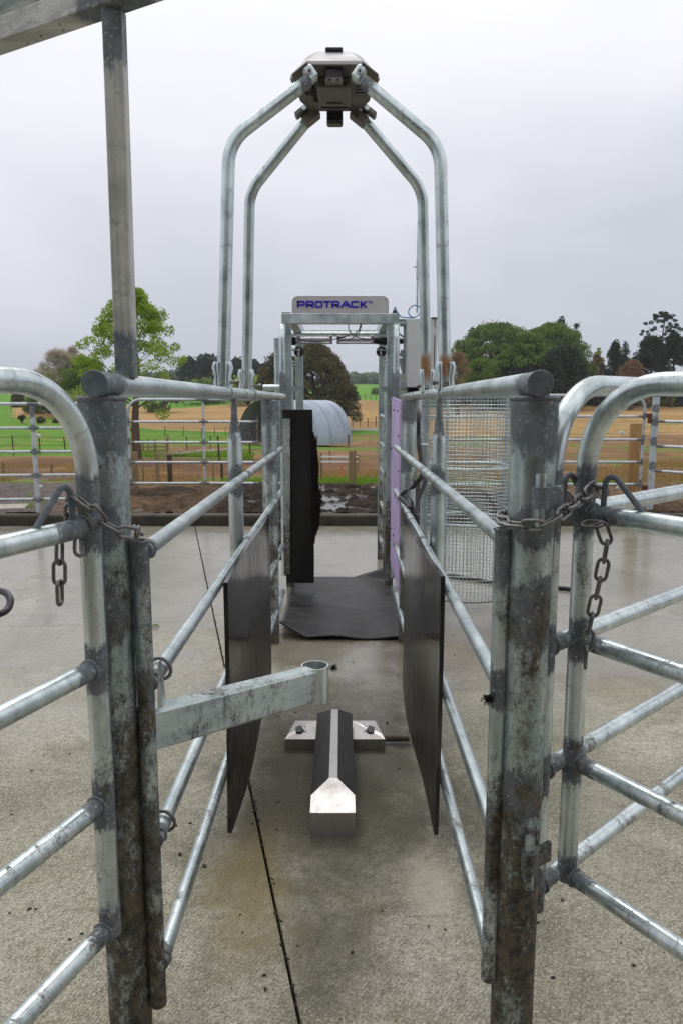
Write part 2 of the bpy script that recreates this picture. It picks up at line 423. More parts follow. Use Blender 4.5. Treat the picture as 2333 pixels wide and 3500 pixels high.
def concrete():
    n = NT('broomed_wet_concrete')
    p = n.pos
    big = n.noise(.75, 5, .6, None, .3); mid = n.noise(3.2, 7, .68, None, .5); fine = n.noise(38, 4, .7); grain = n.noise(150, 3, .7)
    c = n.mix(n.ramp(mid, .3, .7), (.43, .40, .29), (.66, .625, .495))
    c = n.mix(n.ramp(big, .45, .62, 0, .75), c, (.74, .71, .60))
    c = n.mix(n.ramp(n.noise(1.3, 6, .7, n.map((1, 1, 1), (4, 7, 0)), .7), .50, .66, 0, .70), c, (.19, .185, .125))      # damp grey-green stains
    c = n.mix(n.ramp(n.noise(2.1, 6, .7, n.map((1, 1, 1), (9, 2, 0)), .9), .56, .70, 0, .55), c, (.34, .275, .11))        # ochre stains
    c = n.mix(n.ramp(n.noise(1.0, 4, .6, n.map((1, 1, 1), (1, 12, 0))), .60, .72, 0, .5), c, (.19, .125, .085))         # rust-brown wash
    c = n.mix(n.ramp(fine, .36, .58, .50, 0), c, (.12, .105, .07))
    c = n.mix(n.ramp(grain, .36, .56, .68, 0), c, (.075, .065, .042))
    c = n.mix(n.ramp(n.noise(120, 2, .5, n.map((1, 1, 1), (3, 3, 0))), .54, .66, 0, .55), c, (.78, .74, .60))
    def blob(cx, cy, rx, ry, soft, rag=.9):
        v = n.n('ShaderNodeVectorMath', operation='LENGTH'); n.L(n.map((1 / rx, 1 / ry, 0), (-cx / rx, -cy / ry, 0)), v.inputs[0])
        return n.ramp(n.math('ADD', v.outputs['Value'], n.math('MULTIPLY', n.math('SUBTRACT', mid, .5), rag * 2.4)), 1 - soft, 1 + soft, 1, 0, True)
    # manure-dark film along the race floor, ochre patches, a rust wash and pale worn spots
    c = n.mix(n.math('MULTIPLY', blob(-.03, 2.75, .42, .95, .5), .78), c, (.085, .08, .05))
    c = n.mix(n.math('MULTIPLY', blob(-.05, 4.2, .42, .35, .4), .60), c, (.16, .12, .055))
    c = n.mix(n.math('MULTIPLY', blob(-.27, 2.0, .12, .30, .6), .55), c, (.34, .26, .10))
    c = n.mix(n.math('MULTIPLY', blob(-.20, 3.6, .16, .25, .6), .50), c, (.20, .14, .06))
    c = n.mix(n.math('MULTIPLY', blob(.78, 4.15, .35, .60, .5), .45), c, (.22, .13, .085))
    c = n.mix(n.math('MULTIPLY', blob(.27, 2.02, .07, .16, .6), .5), c, (.66, .60, .48))
    c = n.mix(n.math('MULTIPLY', blob(1.55, 4.0, .5, .5, .6), .45), c, (.22, .17, .085))
    c = n.mix(n.math('MULTIPLY', blob(2.2, 6.0, .35, .6, .5), .45), c, (.20, .15, .07))
    spk = n.math('MULTIPLY', n.ramp(n.vor(26), .05, .09, 1, 0), n.ramp(n.noise(6, 2), .52, .56))
    c = n.mix(spk, c, (.04, .033, .02))
    sc_ = n.ramp(n.noise(1, 7, .75, n.map((7, 16, 1), (3, 1, 0), (0, 0, .5)), 1.2), .60, .70, 0, .5)
    c = n.mix(sc_, c, (.13, .12, .085))
    # wet patches
    sp = n.n('ShaderNodeSeparateXYZ'); n.L(p, sp.inputs[0])
    far = n.ramp(sp.outputs[1], 2.4, 5.4, -.08, .30)
    wetr = blob(0, 3.6, .5, 1.6, .5); wa = n.math('ADD', n.math('MULTIPLY', wetr, .10), n.math('MULTIPLY', blob(2.2, 6.0, .35, .6, .5), .3))
    wb = n.math('ADD', n.noise(.9, 5, .6, n.map((1, .8, 1), (2, 5, 0)), .4), far)
    wet = n.ramp(n.math('ADD', wa, wb), .50, .66)
    c = n.mix(n.math('MULTIPLY', wet, .55), c, (.13, .125, .105))
    ro = n.mixf(wet, n.ramp(fine, .3, .7, .52, .75), n.ramp(mid, .3, .7, .07, .24))
    # curved broom strokes
    wv = n.n('ShaderNodeTexWave', wave_type='RINGS', rings_direction='Z'); wv.inputs['Scale'].default_value = 31
    wv.inputs['Distortion'].default_value = 9; wv.inputs['Detail'].default_value = 5; wv.inputs['Detail Scale'].default_value = 1.3
    n.L(n.map((1, 1, 0), (-1.9, -.6, 0)), wv.inputs['Vector'])
    h = n.math('ADD', n.math('MULTIPLY', wv.outputs['Fac'], .38), n.math('ADD', n.math('MULTIPLY', fine, .5), n.math('MULTIPLY', grain, .65)))
    c = n.mix(n.ramp(wv.outputs['Fac'], 0, .5, .13, 0), c, (.07, .06, .042))
    h = n.math('MULTIPLY', h, n.mixf(wet, 1.0, .05))
    n.bump(h, .9, .007)
    return n.set(col=c, rough=ro, spec=n.mixf(wet, .35, .6))
M['conc'] = concrete()
M['kerb'] = plain('damp_kerb_concrete', (.045, .037, .026), .7, 0, .55, 6, .4, .4, (1, 1, 1), .5)
M['pale'] = plain('pale_concrete', (.36, .33, .28), .75, 0, .25, 7, .3)
M['under'] = plain('joint_filler', (.018, .016, .012), .9)

def guard_mat():
    n = NT('wet_black_plastic_sheet')
    f = n.noise(14, 6, .7, n.map((1, 1, .35))); d = n.noise(1, 8, .72, n.map((60, 40, 7)))
    z = n.z()
    c = n.mix(n.ramp(f, .3, .7), (.008, .0075, .007), (.022, .02, .017))
    c = n.mix(n.math('MULTIPLY', n.ramp(d, .46, .60), n.ramp(z, .25, .62, .75, .12)), c, (.12, .095, .07))
    n.bump(n.noise(8, 3, .5), .12, .01)
    return n.set(col=c, rough=n.mixf(n.ramp(z, .35, .62), n.ramp(f, .3, .7, .42, .58), n.ramp(f, .3, .7, .12, .24)), spec=.5)
M['guard'] = guard_mat()
def purple_mat():
    n = NT('lilac_polythene_board')
    f = n.noise(6, 7, .7, n.map((1, 1, .3))); g = n.noise(40, 5, .7, n.map((1, 1, .25)))
    c = n.mix(n.ramp(f, .35, .65), (.50, .36, .68), (.66, .52, .80))
    c = n.mix(n.ramp(g, .60, .68, 0, .6), c, (.17, .11, .22))
    n.bump(g, .15, .004)
    return n.set(col=c, rough=.5)
M['lilac'] = purple_mat()
def mat_mat():
    n = NT('rubber_floor_mat_material')
    f = n.noise(4.5, 7, .7, n.map((1, 2.2, 1)), .5); g = n.noise(70, 3, .6)
    c = n.mix(n.ramp(f, .42, .66), (.008, .008, .008), (.045, .046, .042))
    n.bump(n.math('ADD', n.math('MULTIPLY', f, 1.0), n.math('MULTIPLY', g, .3)), .5, .015)
    return n.set(col=c, rough=n.ramp(f, .35, .65, .32, .6), spec=.28)
M['mat'] = mat_mat()
M['iron'] = None
def shed_mat():
    n = NT('corrugated_shed_iron')
    f = n.noise(.5, 5, .6); g = n.noise(1, 4, .6, n.map((.4, 3, .2)))
    c = n.mix(n.ramp(f, .35, .65), (.27, .32, .40), (.40, .46, .55))
    c = n.mix(n.ramp(g, .5, .7, 0, .3), c, (.20, .22, .25))
    return n.set(col=c, rough=.45, metal=.25)
M['iron'] = shed_mat()
def field_mat():
    n = NT('paddock_ground')
    c0 = n.attr('Col', True)
    far = n.noise(.35, 6, .65); mid = n.noise(3.0, 6, .7); fine = n.noise(22, 3, .7); rows = n.noise(1, 5, .6, n.map((.25, 1.3, 1)))
    k = n.math('ADD', n.math('MULTIPLY', far, .5), n.math('ADD', n.math('MULTIPLY', mid, .55), n.math('ADD', n.math('MULTIPLY', fine, .5), n.math('MULTIPLY', rows, .5))))
    k = n.ramp(k, .70, 1.36, .55, 1.50)
    hs = n.n('ShaderNodeVectorMath', operation='SCALE'); n.L(c0, hs.inputs[0]); n.L(k, hs.inputs['Scale'])
    n.bump(n.math('ADD', n.math('MULTIPLY', mid, 1.0), n.math('MULTIPLY', fine, .35)), 1.0, .12)
    return n.set(col=hs.outputs[0], rough=.88, spec=.15)
M['field'] = field_mat()
def mud_mat():
    n = NT('churned_wet_mud')
    f = n.noise(3.5, 7, .7); g = n.noise(26, 4, .65)
    h = n.attr('hgt')
    c = n.mix(n.ramp(f, .3, .7), (.013, .009, .006), (.042, .029, .018))
    c = n.mix(n.attr('dry'), c, n.mix(n.ramp(n.noise(11, 7, .7), .35, .65), (.08, .048, .025), (.22, .135, .07)))
    sx_ = n.n('ShaderNodeSeparateXYZ'); n.L(n.pos, sx_.inputs[0])
    gv = n.ramp(n.math('ADD', sx_.outputs[0], n.math('MULTIPLY', f, 1.4)), -2.5, -3.2)
    c = n.mix(gv, c, n.mix(n.ramp(n.noise(60, 4, .7), .38, .62), (.035, .028, .026), (.23, .195, .18)))
    wet = n.math('MULTIPLY', n.ramp(h, .37, .42, 1, 0), n.math('SUBTRACT', 1.0, n.attr('dry')), True)
    n.bump(n.math('MULTIPLY', n.math('ADD', g, f), n.mixf(wet, 1.0, .06)), .9, .02)
    return n.set(col=n.mix(wet, c, (.03, .025, .02)), rough=n.mixf(wet, .75, .07), spec=n.mixf(wet, .12, .9))
M['mud'] = mud_mat()

def leafmat(name, a, b, tr=.25):
    n = NT(name)
    t = n.attr('tint')
    c = n.mix(t, a, b)
    m = n.set(col=c, rough=.6, spec=.25)
    tb = n.n('ShaderNodeBsdfTranslucent'); n.L(n.mix(.5, c, tuple(min(1, x * 1.3) for x in b)), tb.inputs[0])
    ms = n.n('ShaderNodeMixShader'); ms.inputs[0].default_value = tr
    n.L(n.b.outputs[0], ms.inputs[1]); n.L(tb.outputs[0], ms.inputs[2]); n.L(ms.outputs[0], n.o.inputs[0])
    return m
LM = {
 'fresh': leafmat('fresh_spring_leaves', (.11, .20, .018), (.33, .46, .06), .45),
 'willow': leafmat('willow_leaves', (.045, .085, .014), (.19, .28, .055), .3),
 'lime': leafmat('yellow_green_leaves', (.15, .23, .03), (.40, .48, .11), .4),
 'green': leafmat('mid_green_leaves', (.06, .12, .015), (.20, .30, .05), .35),
 'olive': leafmat('olive_brown_leaves', (.035, .038, .014), (.17, .155, .06), .25),
 'pine': leafmat('dark_pine_needles', (.014, .024, .014), (.055, .08, .042), .15),
 'far': leafmat('hazed_foliage', (.10, .15, .085), (.22, .27, .15), .3),  # pale greyed greens: distance haze put into the leaf colour
 'rust': leafmat('russet_leaves', (.15, .09, .05), (.30, .20, .11), .35),
 'bare': leafmat('bare_twigs', (.30, .26, .19), (.50, .44, .34), .3),
 'grass': leafmat('grass_blades', (.07, .15, .010), (.24, .38, .04), .4),
 'straw': leafmat('dead_straw_blades', (.17, .10, .03), (.42, .30, .12), .35),
}
M['bark'] = plain('tree_bark', (.10, .07, .045), .85, 0, .4, 12, .5, .3, (1, 1, .3))

# ================================================================== GROUND
def lerpt(x, xs, ys): return np.interp(x, xs, ys)
def terr(x, y):
    x = np.asarray(x, float); y = np.asarray(y, float)
    a = x / np.maximum(y, 9.0)
    zc = lerpt(y, [-50, 8.7, 9.5, 12, 20, 40, 60, 90, 150, 200, 300, 400, 900], [-.16, -.16, .0, .02, -.4, -1.4, -2.0, -1.7, 1.1, 3.0, 7.2, 10.0, 12])
    zr = lerpt(y, [-50, 8.7, 9.5, 12, 20, 40, 60, 90, 120, 200, 900], [-.16, -.16, .0, .0, -.35, -.75, -.4, .3, .9, .8, .5])
    zl = lerpt(y, [-50, 8.7, 9.5, 12, 20, 40, 60, 90, 150, 250, 330, 450, 900], [-.16, -.16, .0, .0, -.3, -1.1, -1.0, -.3, 2.4, 6.4, 8.8, 10, 12])
    wr = np.clip((a - .06) / .10, 0, 1); wl = np.clip((-a - .26) / .1, 0, 1)
    z = zc * (1 - wr - wl) + zr * wr + zl * wl
    z = z + np.clip((y - 12) / 60, 0, 1) * (.35 * np.sin(x * .06 + 1) * np.cos(y * .045) + .12 * np.sin(x * .21 + y * .17))
    return z
def vnoise(x, y, s, seed=0):
    """cheap smooth value noise"""
    r = np.random.default_rng(seed); T = r.random((64, 64))
    u = np.asarray(x) / s; v = np.asarray(y) / s
    i = np.floor(u).astype(int); j = np.floor(v).astype(int); fu = u - i; fv = v - j
    fu = fu * fu * (3 - 2 * fu); fv = fv * fv * (3 - 2 * fv)
    g = lambda a, b: T[a % 64, b % 64]
    return (g(i, j) * (1 - fu) + g(i + 1, j) * fu) * (1 - fv) + (g(i, j + 1) * (1 - fu) + g(i + 1, j + 1) * fu) * fv
def fbm(x, y, s, seed=0, o=4):
    t = 0; amp = 1; tot = 0
    for k in range(o):
        t = t + amp * vnoise(x, y, s / 2 ** k, seed + k); tot += amp; amp *= .55
    return t / tot

MUDC = (.055, .042, .03); GREEN = (.095, .225, .010); GREEN2 = (.11, .26, .018); DIRT = (.19, .098, .048); ORNG = (.40, .25, .10)
GRAV = (.135, .11, .10); STRAW = (.33, .20, .085); ROAD = (.27, .25, .235); DKG = (.035, .06, .02); RUST = (.225, .13, .065)
def zone_colors(x, y):
    a = x / np.maximum(y, 1)
    j = (fbm(x, y, 6, 3) - .5)
    yy = y * (1 + .10 * j); n1 = fbm(x, y, 2.2, 9); n2 = fbm(x, y, 9, 21)
    out = np.zeros(x.shape + (3,))
    def put(m, c): out[m] = c
    C = (a > -.145) & (a < .075)
    Lm = (a <= -.145) & (a > -.335); Lf = a <= -.335; Rr = a >= .075
    put(yy < 1e9, DIRT)
    for (m, bands) in (
        (C, [(0, 12.2, MUDC), (12.2, 13.6, GREEN), (13.6, 17, RUST), (17, 26, DIRT), (26, 38, DIRT), (38, 50, RUST), (50, 60, GREEN), (60, 76, RUST), (76, 86, GREEN), (86, 93, ROAD), (93, 152, ORNG), (152, 600, GREEN2), (600, 2e3, DKG)]),
        (Lm, [(0, 11.6, MUDC), (11.6, 24, DIRT), (24, 31, RUST), (31, 42, GREEN), (42, 54, DIRT), (54, 84, GREEN), (84, 140, ORNG), (140, 700, GREEN2), (700, 2e3, DKG)]),
        (Lf, [(0, 15.5, GRAV), (15.5, 26, RUST), (26, 28, STRAW), (28, 600, GREEN2), (600, 2e3, DKG)]),
        (Rr, [(0, 10.8, MUDC), (10.8, 13.0, GREEN), (13.0, 48, RUST), (48, 112, ORNG), (112, 2e3, DKG)])):
        for lo, hi, c in bands: put(m & (yy >= lo) & (yy < hi), c)
    # patches
    g = np.array(GREEN); s = np.array(STRAW); d = np.array(DIRT)
    near = (y > 9) & (y < 75)
    m = near & (n1 > .60) & (n2 > .48) & (yy > 12); out[m] = out[m] * .35 + g * .65
    m = near & (n2 < .40) & ((yy < 40)) & (yy > 12); out[m] = out[m] * .45 + d * .35
    m = near & (fbm(x, y, 1.1, 77) > .60) & (yy > 12); out[m] = out[m] * .5 + s * .5
    m = (out[..., 0] > .38) & (fbm(x, y * 3, 30, 5) > .55); out[m] = out[m] * .82
    m = Lf & (a > -.44) & (yy > 78) & (yy < 112); out[m] = ORNG
    rd = Lm & (np.abs(y - 46 - 8 * (a + .2) * 10) < 1.5); out[rd] = ROAD
    return np.clip(out, 0, 1)

def grid_sheet(name, X, Y, Z, mat, attrs=None, cols=None, kind='structure', parent=None):
    ny, nx = X.shape
    me = bpy.data.meshes.new(name)
    V = np.stack([X, Y, Z], -1).reshape(-1, 3)
    i = np.arange((ny - 1) * (nx - 1)); r = i // (nx - 1); c = i % (nx - 1); b = r * nx + c
    F = np.stack([b, b + 1, b + nx + 1, b + nx], -1)
    me.vertices.add(len(V)); me.vertices.foreach_set('co', V.ravel())
    me.loops.add(F.size); me.loops.foreach_set('vertex_index', F.ravel())
    me.polygons.add(len(F)); me.polygons.foreach_set('loop_start', np.arange(len(F)) * 4)
    me.update(calc_edges=True)
    me.polygons.foreach_set('use_smooth', np.ones(len(F), bool))
    if cols is not None:
        at = me.attributes.new('Col', 'FLOAT_COLOR', 'POINT')
        cc = np.concatenate([cols.reshape(-1, 3), np.ones((len(V), 1))], 1); at.data.foreach_set('color', cc.ravel().astype(np.float32))
    for k, v in (attrs or {}).items():
        at = me.attributes.new(k, 'FLOAT', 'POINT'); at.data.foreach_set('value', v.ravel().astype(np.float32))
    me.materials.append(mat)
    o = bpy.data.objects.new(name, me); COL.objects.link(o)
    if parent: o.parent = parent
    return tag(o, kind=kind)

s = np.linspace(-1, 1, 420); s = np.sign(s) * np.abs(s) ** 1.5
ys = np.concatenate([np.linspace(-60, 8, 8), 8.75 + np.expm1(np.linspace(0, 1, 420) * 4.72) * 9.0])
Yg, Sg = np.meshgrid(ys, s, indexing='ij')
Xg = Sg * (26 + 1.25 * np.maximum(Yg, 0))
Zg = terr(Xg, Yg)
nearm = np.clip((Yg - 12) / 6, 0, 1) * np.clip((90 - Yg) / 60, 0, 1)
Zg = Zg + nearm * (fbm(Xg, Yg, 2.4, 31) - .5) * .22
grid_sheet('paddock_ground', Xg, Yg, Zg, M['field'], cols=zone_colors(Xg, Yg))

# churned mud beyond the kerb
mx_ = np.linspace(-8.5, 8.5, 900); my_ = np.linspace(8.75, 12.6, 260)
Ym, Xm = np.meshgrid(my_, mx_, indexing='ij')
am = Xm / Ym
dry = np.clip((-am - .20) * 7 + (fbm(Xm, Ym, .9, 5) - .5) * 2.2 + np.clip((Ym - 10.6), 0, 3) * .5 * (am < -.1), 0, 1)
dry = np.maximum(dry, np.clip((am - .22) * 7 + (Ym - 10.4) * 1.2 + (fbm(Xm, Ym, .9, 8) - .5) * 2, 0, 1))
rough = fbm(Xm, Ym, .17, 41, 4) * .75 + fbm(Xm, Ym, .6, 49, 2) * .25
puddle = fbm(Xm, Ym * 1.8, 1.5, 63, 3)
hg = rough * .72 + puddle * .28
wetzone = np.clip(1 - np.abs(am + .03) / .19, 0, 1)
hg = hg - .115 * wetzone + .03
Zm = .075 + np.maximum(hg - .39, 0) ** .8 * .26 * (1 - .35 * dry) - np.clip((Ym - 12.0) / .6, 0, 1) * .16 + np.clip((Ym - 10.2) / 2, 0, 1) * .02
grid_sheet('wet_mud', Xm, Ym, Zm, M['mud'], attrs={'hgt': hg, 'dry': dry})

# yard slabs separated by recessed joints
def clip_poly(poly, p, nrm, d=0):
    outp = []
    for i in range(len(poly)):
        a, b = poly[i], poly[(i + 1) % len(poly)]
        da = (a[0] - p[0]) * nrm[0] + (a[1] - p[1]) * nrm[1] - d; db = (b[0] - p[0]) * nrm[0] + (b[1] - p[1]) * nrm[1] - d
        if da >= 0: outp.append(a)
        if (da >= 0) != (db >= 0):
            t = da / (da - db); outp.append((a[0] + (b[0] - a[0]) * t, a[1] + (b[1] - a[1]) * t))
    return outp
def nrm2(p, q):
    dx, dy = q[0] - p[0], q[1] - p[1]; L = math.hypot(dx, dy); return (-dy / L, dx / L)
yard = [(-9.5, -5), (9.5, -5), (9.5, 8.56), (-9.5, 8.56)]
J1 = ((-.098, 1.544), (-1.79, 8.87)); J2 = ((-3.0, 4.55), (-.85, 4.78)); J3 = ((1.62, 5.15), (2.9, 4.45)); J4 = ((1.0, 5.08), (3.0, 5.25)); 
def split(polys, ln, gap):
    o = []
    n_ = nrm2(*ln)
    for q in polys:
        for sg in (1, -1):
            r_ = clip_poly(q, ln[0], (n_[0] * sg, n_[1] * sg), gap)
            if len(r_) > 2: o.append(r_)
    return o
halves = split([yard], J1, .0045)
halves.sort(key=lambda q: sum(p[0] for p in q) / len(q))
slabs = split([halves[0]], J2, .002) + split(split([halves[1]], J4, .002), J3, .002)
root = empty('concrete_yard', (0, 0, -.12)); root['kind'] = 'structure'
for q in slabs:
    m = MB(); m.prism([(x, y, -.10) for x, y in q], (0, 0, .10)); m.build('concrete_slab', M['conc'], root)
m = MB(); m.box((0, 1.7, -.085), (19, 13.6, .03)); m.build('joint_filler', M['under'], root)
kb = MB(); 
kx = np.linspace(-9.5, 9.5, 60)
for i in range(59):
    a_, b_ = kx[i], kx[i + 1]
    w1, w2 = .006 * math.sin(a_ * 3), .006 * math.sin(b_ * 3)
    kb.add([(a_, 8.60 + w1, -.1), (b_, 8.60 + w2, -.1), (b_, 8.60 + w2, .108), (a_, 8.60 + w1, .108), (a_, 8.625 + w1, .125), (b_, 8.625 + w2, .125), (b_, 8.76, .125), (a_, 8.76, .125), (a_, 8.76, -.1), (b_, 8.76, -.1)],
           [(0, 1, 2, 3), (3, 2, 5, 4), (4, 5, 6, 7), (7, 6, 9, 8)])
tag(kb.build('concrete_kerb', M['kerb']), kind='structure')
m = MB(); p = P(10, 1745, 9.0); m.box((p.x - .25, 9.15, .11), (.9, .42, .07), Matrix.Rotation(.25, 3, 'Z'), .01)
m.build('concrete_pad', M['pale'], None, 'small pale concrete pad on the gravel behind the kerb at the left edge', 'concrete pad', loc=(p.x - .25, 9.15, .075))

# ================================================================== VEGETATION
def leaf_mesh(name, C, size, tint, mat, parent=None, asp=.6, flat=0.0):
    n = len(C)
    size = np.broadcast_to(size, (n,))
    a = RNG.normal(size=(n, 3)); a[:, 2] *= (1 - flat); a /= np.linalg.norm(a, axis=1)[:, None]
    b = RNG.normal(size=(n, 3)); b -= a * (a * b).sum(1)[:, None]; b /= np.linalg.norm(b, axis=1)[:, None]
    a = a * size[:, None] * .5; b = b * size[:, None] * .5 * asp
    V = np.stack([C - a, C - b, C + a, C + b], 1).reshape(-1, 3)
    me = bpy.data.meshes.new(name)
    me.vertices.add(4 * n); me.vertices.foreach_set('co', V.ravel())
    me.loops.add(4 * n); me.loops.foreach_set('vertex_index', np.arange(4 * n))
    me.polygons.add(n); me.polygons.foreach_set('loop_start', np.arange(n) * 4)
    me.update(calc_edges=True)
    at = me.attributes.new('tint', 'FLOAT', 'POINT'); at.data.foreach_set('value', np.repeat(np.clip(tint, 0, 1), 4).astype(np.float32))
    me.materials.append(mat)
    o = bpy.data.objects.new(name, me); COL.objects.link(o)
    if parent: o.parent = parent
    return o

ENV = {
 'round': ([0, .12, .35, .6, .8, .93, 1], [.35, .8, 1, .95, .75, .45, .1]),
 'dome': ([0, .1, .4, .7, .88, 1], [.85, 1, 1, .85, .55, .12]),
 'tall': ([0, .2, .4, .6, .8, .92, 1], [.3, .7, .95, 1, .72, .42, .12]),
 'cone': ([0, .08, .3, .6, .85, 1], [.8, 1, .82, .5, .2, .02]),
 'column': ([0, .1, .5, .8, 1], [.8, 1, .9, .6, .05]),
 'oakd': ([0, .1, .35, .6, .8, .93, 1], [.95, 1, .92, .74, .5, .28, .06]),
 'fresh': ([0, .12, .3, .5, .7, .85, 1], [.55, .85, 1, .98, .78, .5, .12]),
 'umbrella': ([0, .3, .45, .6, .75, .9, 1], [.25, .35, .7, 1, .95, .7, .2]),
}
def tree(name, label, px, Y, top, wpx, mat, n=4000, leaf=.2, shape='round', blobs=40, brad=.2, trunk=.2, cbase=.15, group=None, cat='tree', fill=.3, limbs=True, base_z=None, seed=1, lean=0, bark='bark', deep=1.0, asp=.6):
    rg = np.random.default_rng(seed)
    b = P(px, 1371, Y); x = b.x
    z0 = float(terr(x, Y)) if base_z is None else base_z
    zt = P(px, top, Y).z; H = zt - z0
    Rw = wpx / FPX * Y / 2
    root = empty(name, (x, Y, z0), 0, label, cat, group)
    u = np.sqrt(rg.random(blobs)) * (1 - 0) if shape not in ('cone', 'column') else rg.random(blobs) ** .8 * .98
    if shape in ('cone', 'column'): u = 1 - rg.random(blobs) ** .5
    us, rs = ENV[shape]
    br = Rw * brad * (.7 + .6 * rg.random(blobs))
    er = np.interp(u, us, rs) * Rw
    br = np.minimum(br, er * .9 + Rw * .03)
    th = rg.random(blobs) * 2 * np.pi; rr = np.sqrt(fill + (1 - fill) * rg.random(blobs)) * np.maximum(er - br * .8, 0)
    hz = H * cbase + (H * (1 - cbase)) * u
    hz = np.minimum(hz, H - br * .7)
    bc = np.stack([np.cos(th) * rr + lean * hz, np.sin(th) * rr * deep, hz], 1)
    w = br ** 2 / (br ** 2).sum(); cnt = rg.multinomial(n, w)
    C = []; T = []
    for i in range(blobs):
        k = cnt[i]
        if k == 0: continue
        d = rg.normal(size=(k, 3)); d /= np.linalg.norm(d, axis=1)[:, None]
        rad = br[i] * (.45 + .62 * rg.random(k) ** .6 + .55 * (rg.random(k) > .9) * rg.random(k))
        d[:, 2] *= .8
        C.append(bc[i] + d * rad[:, None]); T.append(np.clip(rg.normal(.2 + .6 * rg.random(), .22, k) , 0, 1))
    C = np.concatenate(C); T = np.concatenate(T)
    C[:, 2] = np.maximum(C[:, 2], .05)
    leaf_mesh('crown', C, leaf * (.7 + .6 * rg.random(len(C))), T, LM[mat] if isinstance(mat, str) else mat, root, asp)
    m = MB()
    top_t = H * (.9 if shape in ('cone', 'umbrella', 'tall') else .7)
    pts = [(lean * H * t + .03 * H * math.sin(t * 5 + seed) * t * (0 if shape == 'cone' else 1), .02 * H * math.cos(t * 4 + seed) * t, H * t * top_t / H) for t in np.linspace(0, 1, 7)]
    pts = [(p[0], p[1], t * top_t) for p, t in zip(pts, np.linspace(0, 1, 7))]
    m.tube(pts, [trunk * (1.15 - t * 1.0) + .01 for t in np.linspace(0, 1, 7)], 8, False)
    if limbs:
        for i in range(min(blobs, 46)):
            c = bc[i]; hb = max(H * cbase * .6, min(c[2] - abs(c[0]) * .8 - H * .04, top_t * .95)); t = hb / top_t
            q = Vector(pts[min(6, int(t * 6))]).lerp(Vector(pts[min(6, int(t * 6) + 1)]), t * 6 % 1) if t < 1 else Vector(pts[-1])
            q.z = hb; e = Vector(c); md = q.lerp(e, .5) + Vector((0, 0, -.03 * H))
            r0 = max(.010, trunk * .38 * (1.1 - t))
            m.tube([q, md, e], [r0, r0 * .6, r0 * .25], 5, False)
    o = m.build('trunk', M[bark], root, local=True)
    return root
# --- left side
tree('young_tree', 'young bright green leafy tree behind the yard gate on the left', 462, 28, 985, 420, 'fresh', 21000, .085, 'fresh', 170, .10, .16, .20, seed=4, fill=.2)
tree('willow_tree', 'pale yellow green rounded tree beside the dark green one, left background', 215, 84, 1262, 230, 'lime', 12000, .24, 'dome', 70, .24, .25, .05, seed=12)
tree('leafy_tree', 'mid green round tree right of the pale willow in the left background', 302, 80, 1226, 210, 'green', 13000, .22, 'dome', 70, .24, .25, .02, seed=13)
tree('leafy_bush', 'low green bush below the round trees in the left paddock', 270, 78, 1338, 210, 'lime', 3500, .25, 'dome', 16, .4, .12, .02, seed=16, cat='bush')
tree('bare_tree', 'pale bare branched tree rising behind the willow on the left', 205, 80, 1198, 180, 'bare', 3600, 1.0, 'round', 60, .16, .16, .25, seed=14, asp=.035)
tree('bare_tree', 'second pale bare tree, nearer the square upright post', 262, 82, 1186, 90, 'bare', 2000, 1.0, 'round', 40, .2, .12, .25, seed=17, asp=.035)
tree('cypress_shrub', 'small dark conical cypress standing in the green paddock', 62, 108, 1326, 44, 'olive', 5000, .3, 'column', 40, .6, .1, .02, seed=18, cat='shrub')
tree('round_bush', 'dark green rounded bush under the arched gate pipe on the left', 140, 88, 1348, 120, 'green', 8000, .26, 'dome', 50, .3, .1, .0, seed=19, cat='bush')
tree('tree_fern', 'small dark tree fern in the left paddock, left of the fence post', 72, 70, 1421, 24, 'olive', 700, .26, 'umbrella', 10, .5, .06, .3, seed=20, cat='tree fern', group='tree ferns in the left paddock')
tree('tree_fern', 'larger dark tree fern between fence post and arched gate pipe', 138, 70, 1428, 34, 'olive', 900, .26, 'umbrella', 12, .5, .08, .3, seed=21, cat='tree fern', group='tree ferns in the left paddock')
tree('tree_fern', 'dark tree fern partly hidden by the arched gate pipe', 192, 70, 1434, 30, 'olive', 800, .26, 'umbrella', 12, .5, .08, .3, seed=22, cat='tree fern', group='tree ferns in the left paddock')
PB = [(648, 1222, 80, 'broadest dark pine of the row, nearest the leafy tree'), (716, 1212, 90, 'tallest dark pine in the middle of the left row'), (772, 1240, 60, 'dark pine just left of the near hoop leg'),
      (812, 1226, 62, 'dark pine seen between the two left hoop legs'), (868, 1232, 60, 'dark pine right of the far hoop leg'), (905, 1245, 60, 'small dark pine beside the gate frame')]
for i, (px, tp, w, lb) in enumerate(PB):
    tree('pine_tree', lb, px, 190, tp, w * 1.35, 'pine', 3800, .75, 'dome', 18, .36, .5, .1, 'dark pines on the left horizon', seed=30 + i)
tree('hedge_tree', 'yellow green hedge tree below the dark pines', 700, 150, 1302, 200, 'willow', 3500, .6, 'dome', 18, .35, .3, .0, 'pale hedge trees under the pines', seed=41)
tree('hedge_tree', 'pale green hedge tree between the left hoop legs', 850, 140, 1286, 170, 'lime', 3500, .6, 'dome', 18, .35, .3, .0, 'pale hedge trees under the pines', seed=42)
tree('hedge_tree', 'light green hedge tree left of the gate frame posts', 560, 120, 1290, 140, 'willow', 3500, .45, 'dome', 18, .35, .3, .0, 'pale hedge trees under the pines', seed=43)
